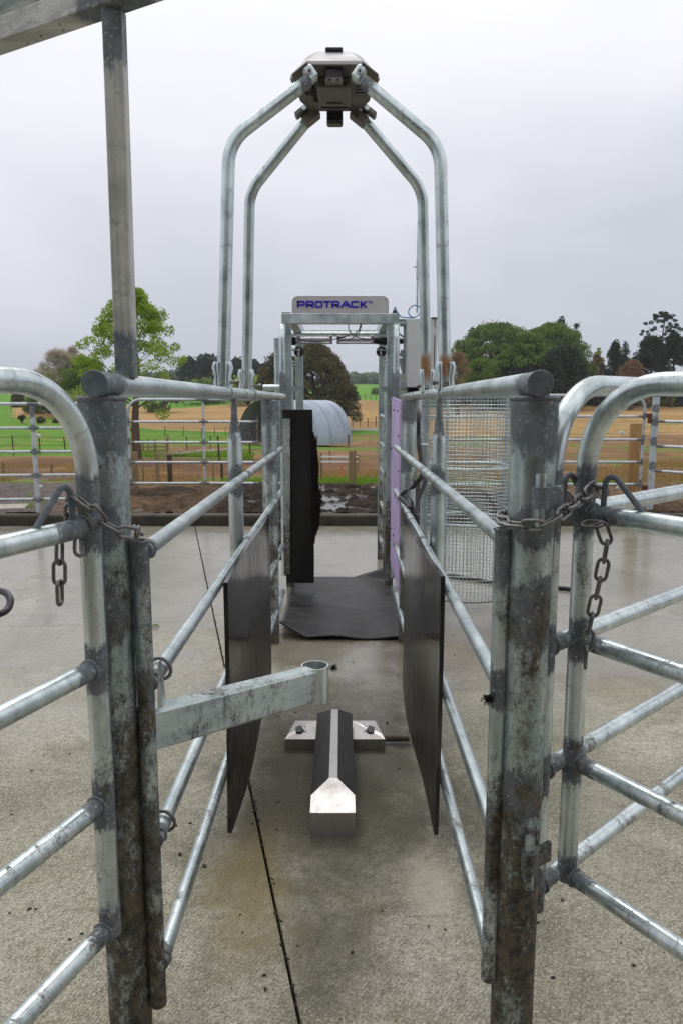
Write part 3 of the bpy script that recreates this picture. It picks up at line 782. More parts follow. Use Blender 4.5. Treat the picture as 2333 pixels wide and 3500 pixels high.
# --- centre
tree('oak_tree', 'large olive brown tree with dense crown behind the arched shed', 1075, 84, 1172, 350, 'olive', 60000, .22, 'oakd', 300, .11, .5, .02, seed=50, fill=.4)
tree('oak_tree', 'olive brown tree behind the left side of the gate frame', 962, 92, 1200, 200, 'olive', 14000, .30, 'dome', 80, .2, .4, .0, seed=51)
tree('round_bush', 'small dark bush in the far green paddock seen through the gate frame', 1287, 215, 1328, 40, 'green', 1500, .6, 'dome', 8, .5, .2, .0, seed=52, cat='bush')
# --- right
tree('willow_tree', 'large mid green willow, left half of the clump on the right', 1690, 100, 1108, 380, 'willow', 44000, .27, 'dome', 260, .11, .5, .0, seed=60)
tree('willow_tree', 'lighter green willow, right half of the clump on the right', 1870, 100, 1108, 320, 'willow', 38000, .27, 'dome', 230, .115, .5, .0, seed=61)
tree('dark_shrub', 'dark almost black evergreen in front of the willow clump', 1915, 92, 1186, 200, 'pine', 18000, .26, 'dome', 70, .22, .3, .0, seed=62)
tree('dark_shrub', 'low dark evergreen at the middle foot of the willow clump', 1795, 94, 1245, 200, 'pine', 11000, .26, 'dome', 60, .24, .3, .0, seed=67)
tree('conifer_tree', 'spired conifer top rising behind the willow clump', 1903, 112, 1062, 110, 'pine', 3800, .36, 'cone', 46, .32, .3, .3, 'dark conifers on the right', seed=63)
tree('conifer_tree', 'second conifer top right of the spired one', 1956, 112, 1082, 100, 'pine', 3000, .36, 'cone', 40, .3, .3, .3, 'dark conifers on the right', seed=64)
tree('conifer_tree', 'dark conifer showing left of the willow clump', 1604, 115, 1112, 120, 'pine', 2800, .4, 'cone', 34, .3, .3, .2, 'dark conifers on the right', seed=65)
tree('russet_tree', 'thin brown leafed tree at the left foot of the willow clump', 1562, 88, 1206, 110, 'rust', 2600, .18, 'round', 60, .18, .16, .15, seed=66)
tree('russet_tree', 'pale russet tree between the willow clump and dark conifer', 2030, 108, 1212, 80, 'rust', 5000, .22, 'dome', 50, .22, .2, .0, seed=68)
tree('conifer_tree', 'dark twin topped conifer right of the russet tree', 2092, 105, 1150, 130, 'pine', 12000, .27, 'cone', 110, .26, .3, .1, 'dark conifers on the right', seed=69)
tree('conifer_tree', 'shorter dark conifer just behind the twin topped one', 2126, 108, 1158, 110, 'pine', 9000, .27, 'cone', 90, .26, .3, .1, 'dark conifers on the right', seed=70)
tree('russet_tree', 'orange brown tree before the tall open pine', 2150, 96, 1232, 140, 'rust', 5000, .22, 'dome', 55, .22, .2, .0, seed=71)
tree('open_pine', 'tall open crowned pine with bare limbs at upper right', 2245, 108, 1066, 150, 'pine', 3400, .28, 'umbrella', 80, .085, .30, .35, seed=72, fill=.1)
tree('conifer_tree', 'dark conifer in front of the tall open pine', 2212, 100, 1150, 150, 'pine', 12000, .28, 'dome', 90, .2, .3, .05, 'dark conifers on the right', seed=73)
tree('conifer_tree', 'dark upright conifer right of the tall open pine', 2290, 100, 1142, 130, 'pine', 11000, .28, 'dome', 90, .2, .3, .05, 'dark conifers on the right', seed=74)
tree('open_pine', 'dark pine cut by the right edge of the picture', 2345, 102, 1060, 90, 'pine', 3600, .36, 'tall', 46, .2, .3, .1, seed=75)
tree('leafy_tree', 'pale green round tree top behind the russet tree', 2036, 125, 1190, 60, 'lime', 1500, .36, 'dome', 12, .4, .2, .2, seed=76)

tree('willow_tree', 'middle willow filling the saddle of the clump on the right', 1780, 97, 1140, 330, 'willow', 26000, .27, 'dome', 180, .12, .4, .0, seed=160)
tree('dark_shrub', 'dark lower skirt at the left foot of the willow clump', 1640, 93, 1225, 170, 'green', 14000, .20, 'dome', 90, .2, .3, .0, seed=161)
# distant woods that read as one mass
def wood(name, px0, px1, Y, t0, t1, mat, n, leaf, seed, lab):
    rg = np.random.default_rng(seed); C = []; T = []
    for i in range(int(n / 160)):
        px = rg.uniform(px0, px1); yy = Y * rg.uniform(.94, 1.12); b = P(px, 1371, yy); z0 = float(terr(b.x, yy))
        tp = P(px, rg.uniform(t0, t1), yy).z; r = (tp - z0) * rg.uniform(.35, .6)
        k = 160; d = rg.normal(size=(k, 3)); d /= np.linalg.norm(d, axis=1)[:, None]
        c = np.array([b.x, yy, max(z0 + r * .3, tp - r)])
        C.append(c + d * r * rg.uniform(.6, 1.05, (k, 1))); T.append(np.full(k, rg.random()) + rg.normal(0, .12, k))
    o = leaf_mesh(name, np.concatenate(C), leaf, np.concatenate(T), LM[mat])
    o['kind'] = 'stuff'
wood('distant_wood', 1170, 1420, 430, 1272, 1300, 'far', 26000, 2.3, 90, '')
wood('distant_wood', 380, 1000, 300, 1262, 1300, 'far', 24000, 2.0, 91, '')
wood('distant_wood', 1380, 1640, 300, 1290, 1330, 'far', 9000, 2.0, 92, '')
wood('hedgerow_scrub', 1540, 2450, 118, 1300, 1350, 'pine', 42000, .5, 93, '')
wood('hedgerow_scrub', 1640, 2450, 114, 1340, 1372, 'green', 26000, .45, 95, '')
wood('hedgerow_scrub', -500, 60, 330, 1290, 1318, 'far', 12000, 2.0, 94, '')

# grass blades on the near banks
def blades(name, pts, h, mat, w=.012):
    n = len(pts); pts = np.asarray(pts)
    th = RNG.random(n) * 6.28; hh = h * (.5 + RNG.random(n)); lx = RNG.normal(0, .35, n) * hh; ly = RNG.normal(0, .35, n) * hh
    dx, dy = np.cos(th) * w, np.sin(th) * w
    A = pts + np.stack([dx, dy, 0 * dx], 1); B = pts - np.stack([dx, dy, 0 * dx], 1); Cc = pts + np.stack([lx, ly, hh], 1)
    V = np.stack([A, B, Cc], 1).reshape(-1, 3)
    me = bpy.data.meshes.new(name); me.vertices.add(3 * n); me.vertices.foreach_set('co', V.ravel())
    me.loops.add(3 * n); me.loops.foreach_set('vertex_index', np.arange(3 * n))
    me.polygons.add(n); me.polygons.foreach_set('loop_start', np.arange(n) * 3); me.update(calc_edges=True)
    at = me.attributes.new('tint', 'FLOAT', 'POINT'); at.data.foreach_set('value', np.repeat(RNG.random(n), 3).astype(np.float32))
    me.materials.append(LM[mat]); o = bpy.data.objects.new(name, me); COL.objects.link(o); o['kind'] = 'stuff'
    return o
def scatter(n, a0, a1, y0, y1, f=None, thr=.5, s=1.0, seed=0):
    r_ = np.random.default_rng(seed)
    y = r_.uniform(y0, y1, n); x = r_.uniform(a0, a1, n) * y
    if f: k = fbm(x, y, s, f, 3) > thr; x, y = x[k], y[k]
    return np.stack([x, y, terr(x, y) - .02], 1)
blades('grass', scatter(26000, -.16, .12, 12.4, 13.8, 3, .40, .8, 1), .11, 'grass')
blades('grass', scatter(24000, .08, .55, 10.9, 13.2, 4, .50, .8, 2), .10, 'grass')
blades('straw_stubble', scatter(26000, -.5, .1, 13.6, 20, 6, .50, 1.2, 3), .08, 'straw', .014)
blades('straw_stubble', scatter(40000, .08, .55, 12.6, 24, 6, .45, 1.5, 4), .08, 'straw', .014)
blades('grass', scatter(16000, -.34, -.12, 31, 42, 8, .42, 3, 5), .22, 'grass', .03)
p_ = scatter(7000, -.36, -.20, 10.4, 11.6, 7, .56, .6, 6); p_[:, 2] = .12
blades('straw_stubble', p_, .06, 'straw')
p_ = scatter(3000, -.5, -.36, 9.2, 12.2, 7, .62, .5, 7); p_[:, 2] = .09
blades('grass', p_, .06, 'grass')

# unseen shed added behind the viewer: darkens metal reflections, blocks sky from near faces
shed = empty('added_shade_shed', (0, -4.2, 0)); shed['kind'] = 'structure'
m = MB()
for k in range(24): m.box((-6.6 + k * .574, -4.2 + (.02 if k % 2 else 0), 2.1), (.56, .03, 4.2))
m.build('shade_wall', M['woodD'], shed)['kind'] = 'stuff'
m = MB(); m.box((0, -3.3, 4.25), (14.4, 3.0, .08), Matrix.Rotation(R(-6), 3, 'X')); m.build('shade_roof', M['iron'], shed)
for x in (-6.8, -2.3, 2.3, 6.8):
    m = MB(); m.box((x, -2.6, 2.05), (.12, .12, 4.1)); m.build('shade_post', M['galvO'], shed)

# ================================================================== CATTLE RACE
LX = lambda y: -.469 + .0145 * (y - 1.45)      # left top rail line
RX = lambda y: .378 + .0165 * (y - 1.45)
def race_side(left):
    sx = -1 if left else 1
    px0 = -.480 if left else .387
    X = LX if left else RX
    root = empty('race_side', (px0, 1.5, 0), 0,
        'left side of the galvanised cattle race with four lower rails' if left else 'right side of the galvanised cattle race carrying the gate hinges', 'cattle race')
    m = MB(); m.tube([(px0, 1.5, -.02), (px0, 1.5, 1.455)], .047, 28, True, .03)
    m.weld((px0 - .03, 1.46, 1.44), .095).weld((px0 + .03, 1.46, 1.43), .095).weld((px0 + .02 * sx, 1.46, 1.02), .08).weld((px0 - .02, 1.46, .62), .07).weld((px0, 1.46, 1.20), .05); m.build('post', M['galvD'], root)
    m = MB(); m.ring((px0, 1.5, 1.455), (0, 0, 1), .044, .006, 28, 6)
    for k in range(14):
        a = k * .45; m.tube([(px0 + .02 * math.sin(a) * .9, 1.475 + k * .004, 1.457), (px0 + .022 * math.sin(a), 1.48 + k * .004, 1.463)], .007, 6)
    m.build('weld_bead', M['weld'], root)
    # top rail
    ye = 5.28 if left else 5.22
    m = MB(); m.tube([(X(1.43), 1.43, 1.483), (X(3), 3, 1.481), (X(ye), ye, 1.479)], .0242, 24, True, .03)
    m.weld((X(1.43), 1.43, 1.483), .12); m.rust.append((Vector((X(1.9), 1.9, 1.5)), .018))
    m.build('top_rail', M['galvY'], root)
    m = MB(); m.tube([(X(1.43), 1.424, 1.483), (X(1.43), 1.4325, 1.483)], .0245, 24); m.ring((X(1.43), 1.427, 1.483), (0, 1, 0), .0235, .0025, 24, 6)
    m.build('end_cap', M['paint'], root)
    # mid post, necked under the rail
    ym = 3.10; xm = X(ym)
    m = MB(); m.tube([(xm, ym, 0), (xm, ym, 1.24), (xm, ym, 1.29), (xm, ym, 1.34), (xm, ym, 1.385), (xm, ym, 1.46)], [.031, .031, .029, .020, .0135, .0125], 20, True, .03)
    m.weld((xm, ym, 1.40), .10).weld((xm + sx * -.03, ym - .03, 1.12), .07).weld((xm, ym - .03, .62), .08); m.build('middle_post', M['galvF'], root)
    ye2 = 4.33; xe = X(ye2) + (.008 if left else -.035)
    m = MB(); m.tube([(xe, ye2, 0), (xe, ye2, 1.452)], .0445, 22, True, .035)
    m.weld((xe, ye2 - .04, 1.42), .11).weld((xe - sx * .04, ye2 - .03, 1.10), .07).weld((xe - sx * .04, ye2 - .03, .78), .07); m.build('end_post', M['galvFd'], root)
    # lower rails and near stile
    ins = (lambda y: -.405 + .005 * (y - 1.5)) if left else (lambda y: .338 + .006 * (y - 1.5))
    zs = [(1.145, 1.145), (.858, .868), (.50, .505), (.20, .20)] if left else [(1.165, 1.15), (.850, .862), (.505, .505), (.20, .20)]
    yend = 4.78 if left else 4.88
    for i, (z0, z1) in enumerate(zs):
        m = MB(); a = Vector((ins(1.5), 1.492, z0)); b = Vector((ins(yend), yend, z1))
        m.tube([a, a.lerp(b, .5), b], .0172, 18, True, .03)
        m.weld(a, .05).weld(a.lerp(b, .48), .04)
        if i == 3 or i == 2: m.weld(b, .2)
        rl = m.build('rail', M['galvY'], root)
        m = MB(); bead(m, (ins(1.5), 1.5115, z0), (0, 1, 0), .0175, .0035, 22, i); m.build('weld_bead', M['weld'], rl)
    sxp = -.413 if left else .331
    m = MB(); m.tube([(sxp, 1.492, .10 if left else .165), (sxp, 1.492, 1.165 if left else 1.19)], .0178, 20, True, .03)
    m.weld((sxp, 1.47, 1.16), .09).weld((sxp, 1.47, .85), .05).weld((sxp - .01, 1.48, .5), .12)
    m.build('stile', M['galvD2'], root)
    m = MB()
    zt = 1.165 if left else 1.19
    m.ring((sxp, 1.492, zt), (0, 0, 1), .0150, .0042, 18, 6)
    for k in range(8): m.tube([(sxp + .016 * math.sin(k), 1.492 + .016 * math.cos(k), zt - .002), (sxp + .016 * math.sin(k), 1.492 + .016 * math.cos(k), zt + .003)], .005, 5)
    m.build('weld_bead', M['weld'], root)
    if left:
        for (z, yy) in ((.858, 1.585), (.50, 1.57)):
            m = MB(); m.ring((ins(yy), yy, z), (.25, 1, .12), .0255, .0042, 28, 8); m.build('steel_ring', M['chain'], root)
        m = MB(); m.prism([(sxp + .021, 1.50, .80), (sxp + .030, 1.51, .80), (sxp + .024, 1.505, .90)], (0, .03, 0)); m.build('lug_plate', M['galvF'], root)
    return root, X, ins
LROOT, _, LIN = race_side(True)
RROOT, _, RIN = race_side(False)
# cable ties round the right hand rails
for i in range(4):
    y = 4.28 + i * .24; m = MB(); m.ring((RX(y), y, 1.480), (0, 1, 0), .0252, .0016, 20, 5); m.build('cable_tie', M['black'], RROOT)
for i in range(6):
    y = 3.62 + i * .21; m = MB(); m.ring((RIN(y), y, .858), (0, 1, 0), .0182, .0016, 18, 5); m.build('cable_tie', M['black'], RROOT)

# hinge pins on the right post
hg_root = empty('gate_hinge', P(1853, 1745, 1.43), 0, 'upper hinge pin and barrel on the right main post, beside the chain', 'hinge', 'hinges on the right main post')
def hinge(root, px, ptop, pb_top, pb_bot, pbot, Y):
    a = P(px, ptop, Y); b = P(px - 6, pb_top, Y); c = P(px - 9, pb_bot, Y); d = P(px - 10, pbot, Y)
    x = b.x
    m = MB(); m.tube([(x, Y, a.z), (x, Y, d.z)], .0105, 16); m.build('pin', M['galvD2'], root)
    m = MB(); m.tube([(x, Y, b.z), (x, Y, c.z)], .0168, 18); m.weld((x, Y, (b.z + c.z) / 2), .1); m.build('barrel', M['galvD2'], root)
    m = MB(); m.box((x + .032, Y + .022, (b.z + c.z) / 2), (.052, .012, abs(b.z - c.z) * 1.05), Matrix.Rotation(.6, 3, 'Z'), .003)
    m.weld((x + .03, Y, (b.z + c.z) / 2), .1); m.build('hinge_plate', M['galvD2'], root)
    m = MB(); m.box((x, Y + .018, (c.z + d.z) / 2), (.018, .05, abs(c.z - d.z) * .7), None, .003); m.build('pin_bracket', M['galvD2'], root)
hinge(hg_root, 1853, 1620, 1665, 1738, 1800, 1.425)
h2 = empty('gate_hinge', P(1811, 2960, 1.43), 0, 'lower hinge pin and barrel near the foot of the right main post', 'hinge', 'hinges on the right main post')
hinge(h2, 1815, 2863, 2908, 2975, 3035, 1.425)

# ------------------------------------------------------------------ yard gates near the camera
def make_gate(label, hookpos, loc, rz, zbot=.335, L=.86, far_hook=False, welds=True):
    root = empty('tube_gate', (0, 0, 0), 0, label, 'gate', 'arched tube gates at the mouth of the race')
    r = .0222; zt = 1.484
    m = MB()
    pts = fillet([(0, 0, zbot), (0, 0, zt), (L, 0, zt), (L, 0, zbot)], .175, 16)
    m.tube(pts, r, 24, True, .025)
    for z in (1.21, .922, .633, .35): m.weld((0, 0, z), .06).weld((L, 0, z), .06)
    m.weld((0, 0, 1.27), .05)
    m.build('gate_frame', M['galvG'], root, local=True)
    for z in (1.21, .922, .633, .35):
        m = MB(); m.tube([(r * .5, 0, z), (L - r * .5, 0, z)], .0195, 20, True, .025)
        m.weld((.0, 0, z), .11 if z > 1.1 else .075).weld((L, 0, z), .07)
        gr_ = m.build('gate_rail', M['galvG'], root, local=True)
        m = MB(); bead(m, (r * 1.02, 0, z), (1, 0, 0), .0205, .0042, 24, int(z * 100)); m.build('weld_bead', M['weldP'], gr_, local=True)
    m = MB(); m.tube(fillet([(.048, 0, 1.225), (.052, 0, 1.315), (.150, 0, 1.222)], .018, 8), .0062, 12, True, .01); m.weld((.07, 0, 1.27), .2)
    m.build('chain_hook', M['paint'], root, local=True)
    if far_hook:
        m = MB(); m.tube(fillet([(L - .048, 0, 1.225), (L - .052, 0, 1.315), (L - .150, 0, 1.222)], .018, 8), .0062, 12, True, .01)
        m.build('chain_hook', M['paint'], root, local=True)
    root.location = loc; root.rotation_euler = (0, 0, rz)
    return root
gC = make_gate('arched tube gate at the left edge, swung towards the viewer', 0, (-.489, 1.42, 0), math.atan2(-.94, -.34))
gB = make_gate('arched tube gate at the right edge, nearest the viewer and chained to the post', 0, (.531, 1.60, 0), math.atan2(-.844, .536))
gA = make_gate('arched tube gate hinged on the right main post and swung away', 0, (.441, 1.545, 0), math.atan2(.67, .74), .30, .86, True)

# ------------------------------------------------------------------ chains
def link_mesh():
    m = MB(); l = .0125; rr = .0108; w = .0037
    pts = []
    for k in range(9): a = -math.pi / 2 + math.pi * k / 8; pts.append((l + rr * math.cos(a), rr * math.sin(a)))
    for k in range(9): a = math.pi / 2 + math.pi * k / 8; pts.append((-l + rr * math.cos(a), rr * math.sin(a)))
    n = len(pts); vs = []; fs = []
    for i in range(n):
        p = Vector((*pts[i], 0)); t = (Vector((*pts[(i + 1) % n], 0)) - Vector((*pts[i - 1], 0))).normalized(); nn = Vector((t.y, -t.x, 0))
        for k in range(10):
            a = 2 * math.pi * k / 10; vs.append(p + nn * (w * math.cos(a)) + Vector((0, 0, w * math.sin(a))))
    for i in range(n):
        for k in range(10): fs.append((i * 10 + k, ((i + 1) % n) * 10 + k, ((i + 1) % n) * 10 + (k + 1) % 10, i * 10 + (k + 1) % 10))
    m.add(vs, fs, True); return m
LINK = None
def chain(pts, label, group, seed=0, roll0=.4):
    global LINK
    rg = random.Random(seed)
    pts = [Vector(p) for p in pts]
    root = empty('steel_chain', pts[0], 0, label, 'chain', group)
    dense = []
    for i in range(len(pts) - 1):
        p0 = pts[max(i - 1, 0)]; p1 = pts[i]; p2 = pts[i + 1]; p3 = pts[min(i + 2, len(pts) - 1)]
        for k in range(20):
            t = k / 20
            dense.append(.5 * ((2 * p1) + (-p0 + p2) * t + (2 * p0 - 5 * p1 + 4 * p2 - p3) * t * t + (-p0 + 3 * p1 - 3 * p2 + p3) * t ** 3))
    dense.append(pts[-1])
    pitch = .0392; cur = [dense[0]]; 
    for q in dense:
        while (q - cur[-1]).length >= pitch: cur.append(cur[-1] + (q - cur[-1]).normalized() * pitch)
    if LINK is None:
        LINK = link_mesh().build('link', M['chain'], None, local=True); first = LINK
    else: first = None
    for i in range(len(cur) - 1):
        mid = (cur[i] + cur[i + 1]) / 2 - root.location; d = (cur[i + 1] - cur[i]).normalized()
        up = Vector((0, 1, .2)); s_ = d.cross(up).normalized(); u = s_.cross(d)
        roll = roll0 + (math.pi / 2 if i % 2 else 0) + rg.uniform(-.25, .25)
        y = s_ * math.cos(roll) + u * math.sin(roll); z = d.cross(y)
        Mt = Matrix((d, y, z)).transposed().to_4x4(); Mt.translation = mid
        if first is not None: first.parent = root; first.matrix_basis = Mt; first = None
        else: inst(LINK, root, Mt)
    return root
chain([P(250, 1800, 1.46), P(236, 1745, 1.425), P(246, 1702, 1.385), P(275, 1690, 1.37), P(305, 1735, 1.368), P(345, 1782, 1.385), P(392, 1806, 1.405), P(440, 1830, 1.42), P(472, 1822, 1.45), P(470, 1805, 1.53)],
      'steel chain looped from the left gate round the left main post', 'latch chains', 1, .3)
chain([P(272, 1825, 1.40), P(272, 1890, 1.385), P(248, 1925, 1.38), P(235, 1900, 1.385), P(228, 1870, 1.39)], 'short slack bight of chain under the left gate rail', 'latch chains', 2, .9)
chain([P(204, 1852, 1.385), P(204, 1900, 1.375), P(203, 1960, 1.37), P(206, 2065, 1.37)], 'short chain end hanging straight down by the left gate', 'latch chains', 3, 1.6)
chain([P(1745, 1742, 1.56), P(1712, 1765, 1.50), P(1726, 1790, 1.45), P(1790, 1796, 1.43), P(1850, 1796, 1.405), P(1905, 1765, 1.415), P(1960, 1722, 1.47), P(2005, 1690, 1.54), P(2036, 1655, 1.57), P(2058, 1672, 1.60), P(2066, 1705, 1.63)],
      'steel chain looped from the right gate round the right main post', 'latch chains', 4, .25)
chain([P(1925, 1688, 1.70), P(1948, 1705, 1.70), P(1975, 1740, 1.68)], 'two dark chain links behind the right hand gate stile', 'latch chains', 5, .2)
chain([P(1995, 1790, 1.55), P(2020, 1812, 1.53), P(2050, 1792, 1.52), P(2076, 1815, 1.515), P(2072, 1870, 1.51), P(2062, 1920, 1.51), P(2045, 2000, 1.51), P(2030, 2070, 1.51), P(2012, 2150, 1.515), P(2003, 2220, 1.52), P(1998, 2290, 1.52)],
      'long loose chain hanging down the front of the right gate stile', 'latch chains', 6, 1.3)

# ------------------------------------------------------------------ overhead frame, upper left
root = empty('overhead_frame', (-.462, 1.62, 1.505), 0, 'square post and tilted overhead beams standing on the left rail end', 'overhead frame')
pa_ = P(393, 20, 1.62); 
m = MB(); bx_ = -.459
vsn = 60
def sq_tube(m, a, b, w, n=60, up=(0, 0, 1), rr=.004):
    a, b = Vector(a), Vector(b); d = (b - a).normalized(); upv = Vector(up)
    sd = d.cross(upv).normalized() if abs(d.dot(upv)) < .95 else Vector((1, 0, 0)); u2 = sd.cross(d).normalized()
    prof = []
    h = w / 2
    for cx, cy, a0 in ((h - rr, h - rr, 0), (-h + rr, h - rr, 90), (-h + rr, -h + rr, 180), (h - rr, -h + rr, 270)):
        for k in range(4): an = R(a0 + k * 30); prof.append((cx + rr * math.cos(an), cy + rr * math.sin(an)))
    vs = []; fs = []; q = len(prof)
    for i in range(n + 1):
        p = a.lerp(b, i / n)
        for x, y in prof: vs.append(p + sd * x + u2 * y)
    for i in range(n):
        for k in range(q): fs.append((i * q + k, i * q + (k + 1) % q, (i + 1) * q + (k + 1) % q, (i + 1) * q + k))
    fs2 = []
    c = (vs[0] + vs[q * n]) / 2
    nn = (vs[fs[0][1]] - vs[fs[0][0]]).cross(vs[fs[0][2]] - vs[fs[0][0]])
    if nn.dot(vs[0] - a) < 0: fs = [f[::-1] for f in fs]
    m.add(vs, fs, False); m.add(vs[:q], [tuple(range(q))]); m.add(vs[-q:], [tuple(range(q))])
sq_tube(m, (bx_ - .003, 1.62, 1.500), (bx_ + .002, 1.62, 2.225), .040, 70)
for x in (-.02, 0, .02): m.weld((bx_ + x, 1.60, 1.51), .085).weld((bx_ + x - .01, 1.60, 2.20), .085)
m.build('square_post', M['galvO'], root)
d_ = Vector((.301, -.165, 0)).normalized(); c0 = Vector((bx_, 1.615, 2.250))
m = MB(); sq_tube(m, c0 - d_ * .75, c0 + d_ * 1.5, .050, 200)
m.weld(c0 + Vector((.02, -.02, 0)), .085).weld(c0 + Vector((-.03, -.02, 0)), .06).weld(c0 + Vector((0, 0, -.02)), .09); m.build('overhead_beam', M['galvOx'], root)
m = MB(); m.tube([c0 - d_ * .8 + Vector((0, .02, .085)), c0 + d_ * 1.5 + Vector((0, .02, .105))], .034, 20, True, .05); m.build('overhead_pipe', M['galvD2'], root)
m = MB(); m.box((bx_, 1.62, 2.29), (.04, .04, .05), None, .003); m.build('spacer_block', M['paint'], root)
m = MB()
rg = random.Random(5)
for k in range(46):
    t = rg.uniform(-.72, .9); q = c0 + d_ * t + Vector((rg.uniform(-.01, .01), rg.uniform(-.015, .015), -.0255))
    m.tube([q, q - Vector((0, 0, .0015)), q - Vector((0, 0, .004))], [.0022, .0024, .0008], 6)
o = m.build('water_drops', plain('water_drops', (.35, .36, .40), .08, 0, .05), root); o['kind'] = 'stuff'

# ------------------------------------------------------------------ hoop frame over the race
root = empty('hoop_frame', (-.03, 3.25, 1.5), 0, 'galvanised arched hoop frame of four bent pipes clamped over the race', 'hoop frame')
def leg(pb, pe, pt, yb, yt, mat='galv', rusty=None):
    a = P(*pb, yb); b = P(*pe, yb + (yt - yb) * .45); c = P(*pt, yt)
    m = MB(); m.tube(fillet([a, b, c], .17, 14), .0248, 22, True, .03)
    if rusty: m.rust += [(P(*rusty[0], yb - .02), rusty[1])] * 1
    m.weld(c, .05)
    m.build('hoop_leg', M[mat], root)
    return a
legs = []
legs.append((leg((763, 1318, ), (783, 485), (1052, 277), 2.92, 3.0), 2.92, -1))
legs.append((leg((1519, 1305), (1503, 500), (1242, 279), 2.92, 3.0, rusty=((1532, 1258), .06)), 2.92, 1))
legs.append((leg((843, 1335), (854, 656), (1066, 392), 3.63, 3.48), 3.63, -1))
legs.append((leg((1456, 1325), (1442, 648), (1224, 390), 3.63, 3.48, rusty=((1466, 1255), .085)), 3.63, 1))
for a, y, sg in legs:
    X = LX if sg < 0 else RX
    x = X(y)
    cl = MB()
    xl_ = a.x
    for q in (-1, 1):
        cl.tube([(xl_ + q * .020, y, 1.495), (xl_ + q * .021, y, 1.52), (xl_ + q * .0195, y, 1.545), (xl_ + q * .025, y, 1.578), (xl_ + q * .021, y, 1.60)], [.0165, .016, .0135, .0175, .014], 12, True, None, 1.9)
    cl.ring((x, y, 1.481), (0, 1, 0), .0262, .0045, 22, 6)
    cl.ring((x, y + .016, 1.481), (0, 1, 0), .0262, .0045, 22, 6)
    cb = cl.build('saddle_clamp', M['galv'], root)
    b = MB(); b.tube([(x - .045 * (1 if sg > 0 else -1), y - .02, 1.522), (x + .01 * (1 if sg > 0 else -1), y - .02, 1.522)], .0055, 8)
    b.tube([(x - sg * .052, y - .02, 1.522), (x - sg * .040, y - .02, 1.522)], .011, 6); b.build('clamp_bolt', M['chain'], cb)

# sensor head
def at(px, py, Y): return P(px, py, Y)
root = empty('sensor_head', P(1143, 300, 3.22), 0, 'faceted metal sensor housing hanging at the peak of the hoop frame', 'sensor head')
zb = 2.700
oc = [at(1049, 221, 3.0), at(1238, 221, 3.0), at(1296, 272, 3.13), at(1269, 322, 3.26), at(1262, 350, 3.34), at(1218, 380, 3.45), at(1067, 380, 3.45), at(1026, 350, 3.34), at(1017, 322, 3.26), at(992, 272, 3.13)]
oc = [(p.x, p.y, zb) for p in oc]
m = MB(); m.prism([(x, y, zb) for x, y, z in oc], (0, 0, .004)); m.build('base_plate', M['steeld'], root)
m = MB()
n = len(oc); up = [(x * .985 - .001, y if y > 3.05 else y + .004, zb + .016) for x, y, z in oc]; cx_, cy_ = -.028, 3.24
hi = [(-.093, 3.15), (.034, 3.15), (.075, 3.19), (.06, 3.26), (.055, 3.30), (.03, 3.36), (-.09, 3.36), (-.11, 3.30), (-.12, 3.26), (-.135, 3.19)]
hi = [(x, y, 2.812) for x, y in hi]
vs = [(x, y, zb + .004) for x, y, z in oc] + up + hi
fs = []
for i in range(n):
    j = (i + 1) % n; fs += [(i, j, n + j, n + i), (n + i, n + j, 2 * n + j, 2 * n + i)]
fs.append(tuple(range(2 * n, 3 * n)))
m.add(vs, fs); m.build('hood', M['hood'], root)
m = MB(); m.box((-.029, 3.146, 2.815), (.068, .03, .014), None, .004); m.build('top_antenna', M['black'], root)
for sx_ in (-.155, .098):
    m = MB(); m.box((sx_ * .62 - .01, 3.17, 2.797), (.02, .02, .014), Matrix.Rotation(.5 if sx_ > 0 else -.5, 3, 'Y'), .003); m.build('hood_clip', M['black'], root)
# underside
q0 = at(1091, 268, 3.09); q1 = at(1197, 268, 3.09)
m = MB(); m.box((-.029, 3.20, zb - .022), (.128, .20, .042), None, .004); m.build('battery_box', M['steeld'], root)
m = MB(); m.box((-.029, 3.098, zb - .026), (.086, .004, .010), None); m.box((-.029, 3.24, zb - .045), (.062, .006, .004)); m.box((-.029, 3.29, zb - .045), (.11, .008, .004)); m.build('slot', M['black'], root)
for (yy, zz) in ((3.045, zb - .020), (3.475, zb - .020)):
    m = MB(); m.box((-.029, yy, zz), (.070, .055, .058), None, .006); cam_ = m.build('camera_unit', M['black'], root)
    m = MB(); m.box((-.029, yy - .022, zz - .026), (.066, .020, .022), None, .004); m.build('sensor_window', M['steeld'], cam_)
    for q in (-.015, .015):
        m = MB(); m.box((-.029 + q, yy - .0335, zz - .026), (.014, .003, .005)); m.build('lens_slit', M['black'], cam_)
m = MB()
for sx_ in (-1, 1):
    for k in range(6): m.box((-.029 + sx_ * .105, 3.10 + k * .030, zb - .0015), (.042, .005, .003))
m.build('vent_slots', M['black'], root)
m = MB()
rg = random.Random(9)
for k in range(16):
    p0 = Vector((-.115 + rg.uniform(-.012, .012), 3.12 + k * .009, zb - .012 + rg.uniform(-.01, .004)))
    p1 = p0 + Vector((rg.uniform(-.02, .03), rg.uniform(.0, .03), rg.uniform(-.014, .008))); m.tube([p0, (p0 + p1) / 2 + Vector((0, 0, -.008)), p1], .0042, 6)
m.tube([(-.09, 3.05, zb - .01), (-.11, 3.09, zb - .02), (-.115, 3.14, zb - .015)], .004, 6)
m.build('cable_bundle', M['black'], root)
m = MB(); m.tube([(.01, 3.36, zb - .01), (.055, 3.42, zb - .016), (.085, 3.47, zb - .03)], .0045, 6); m.build('cable', M['black'], root)
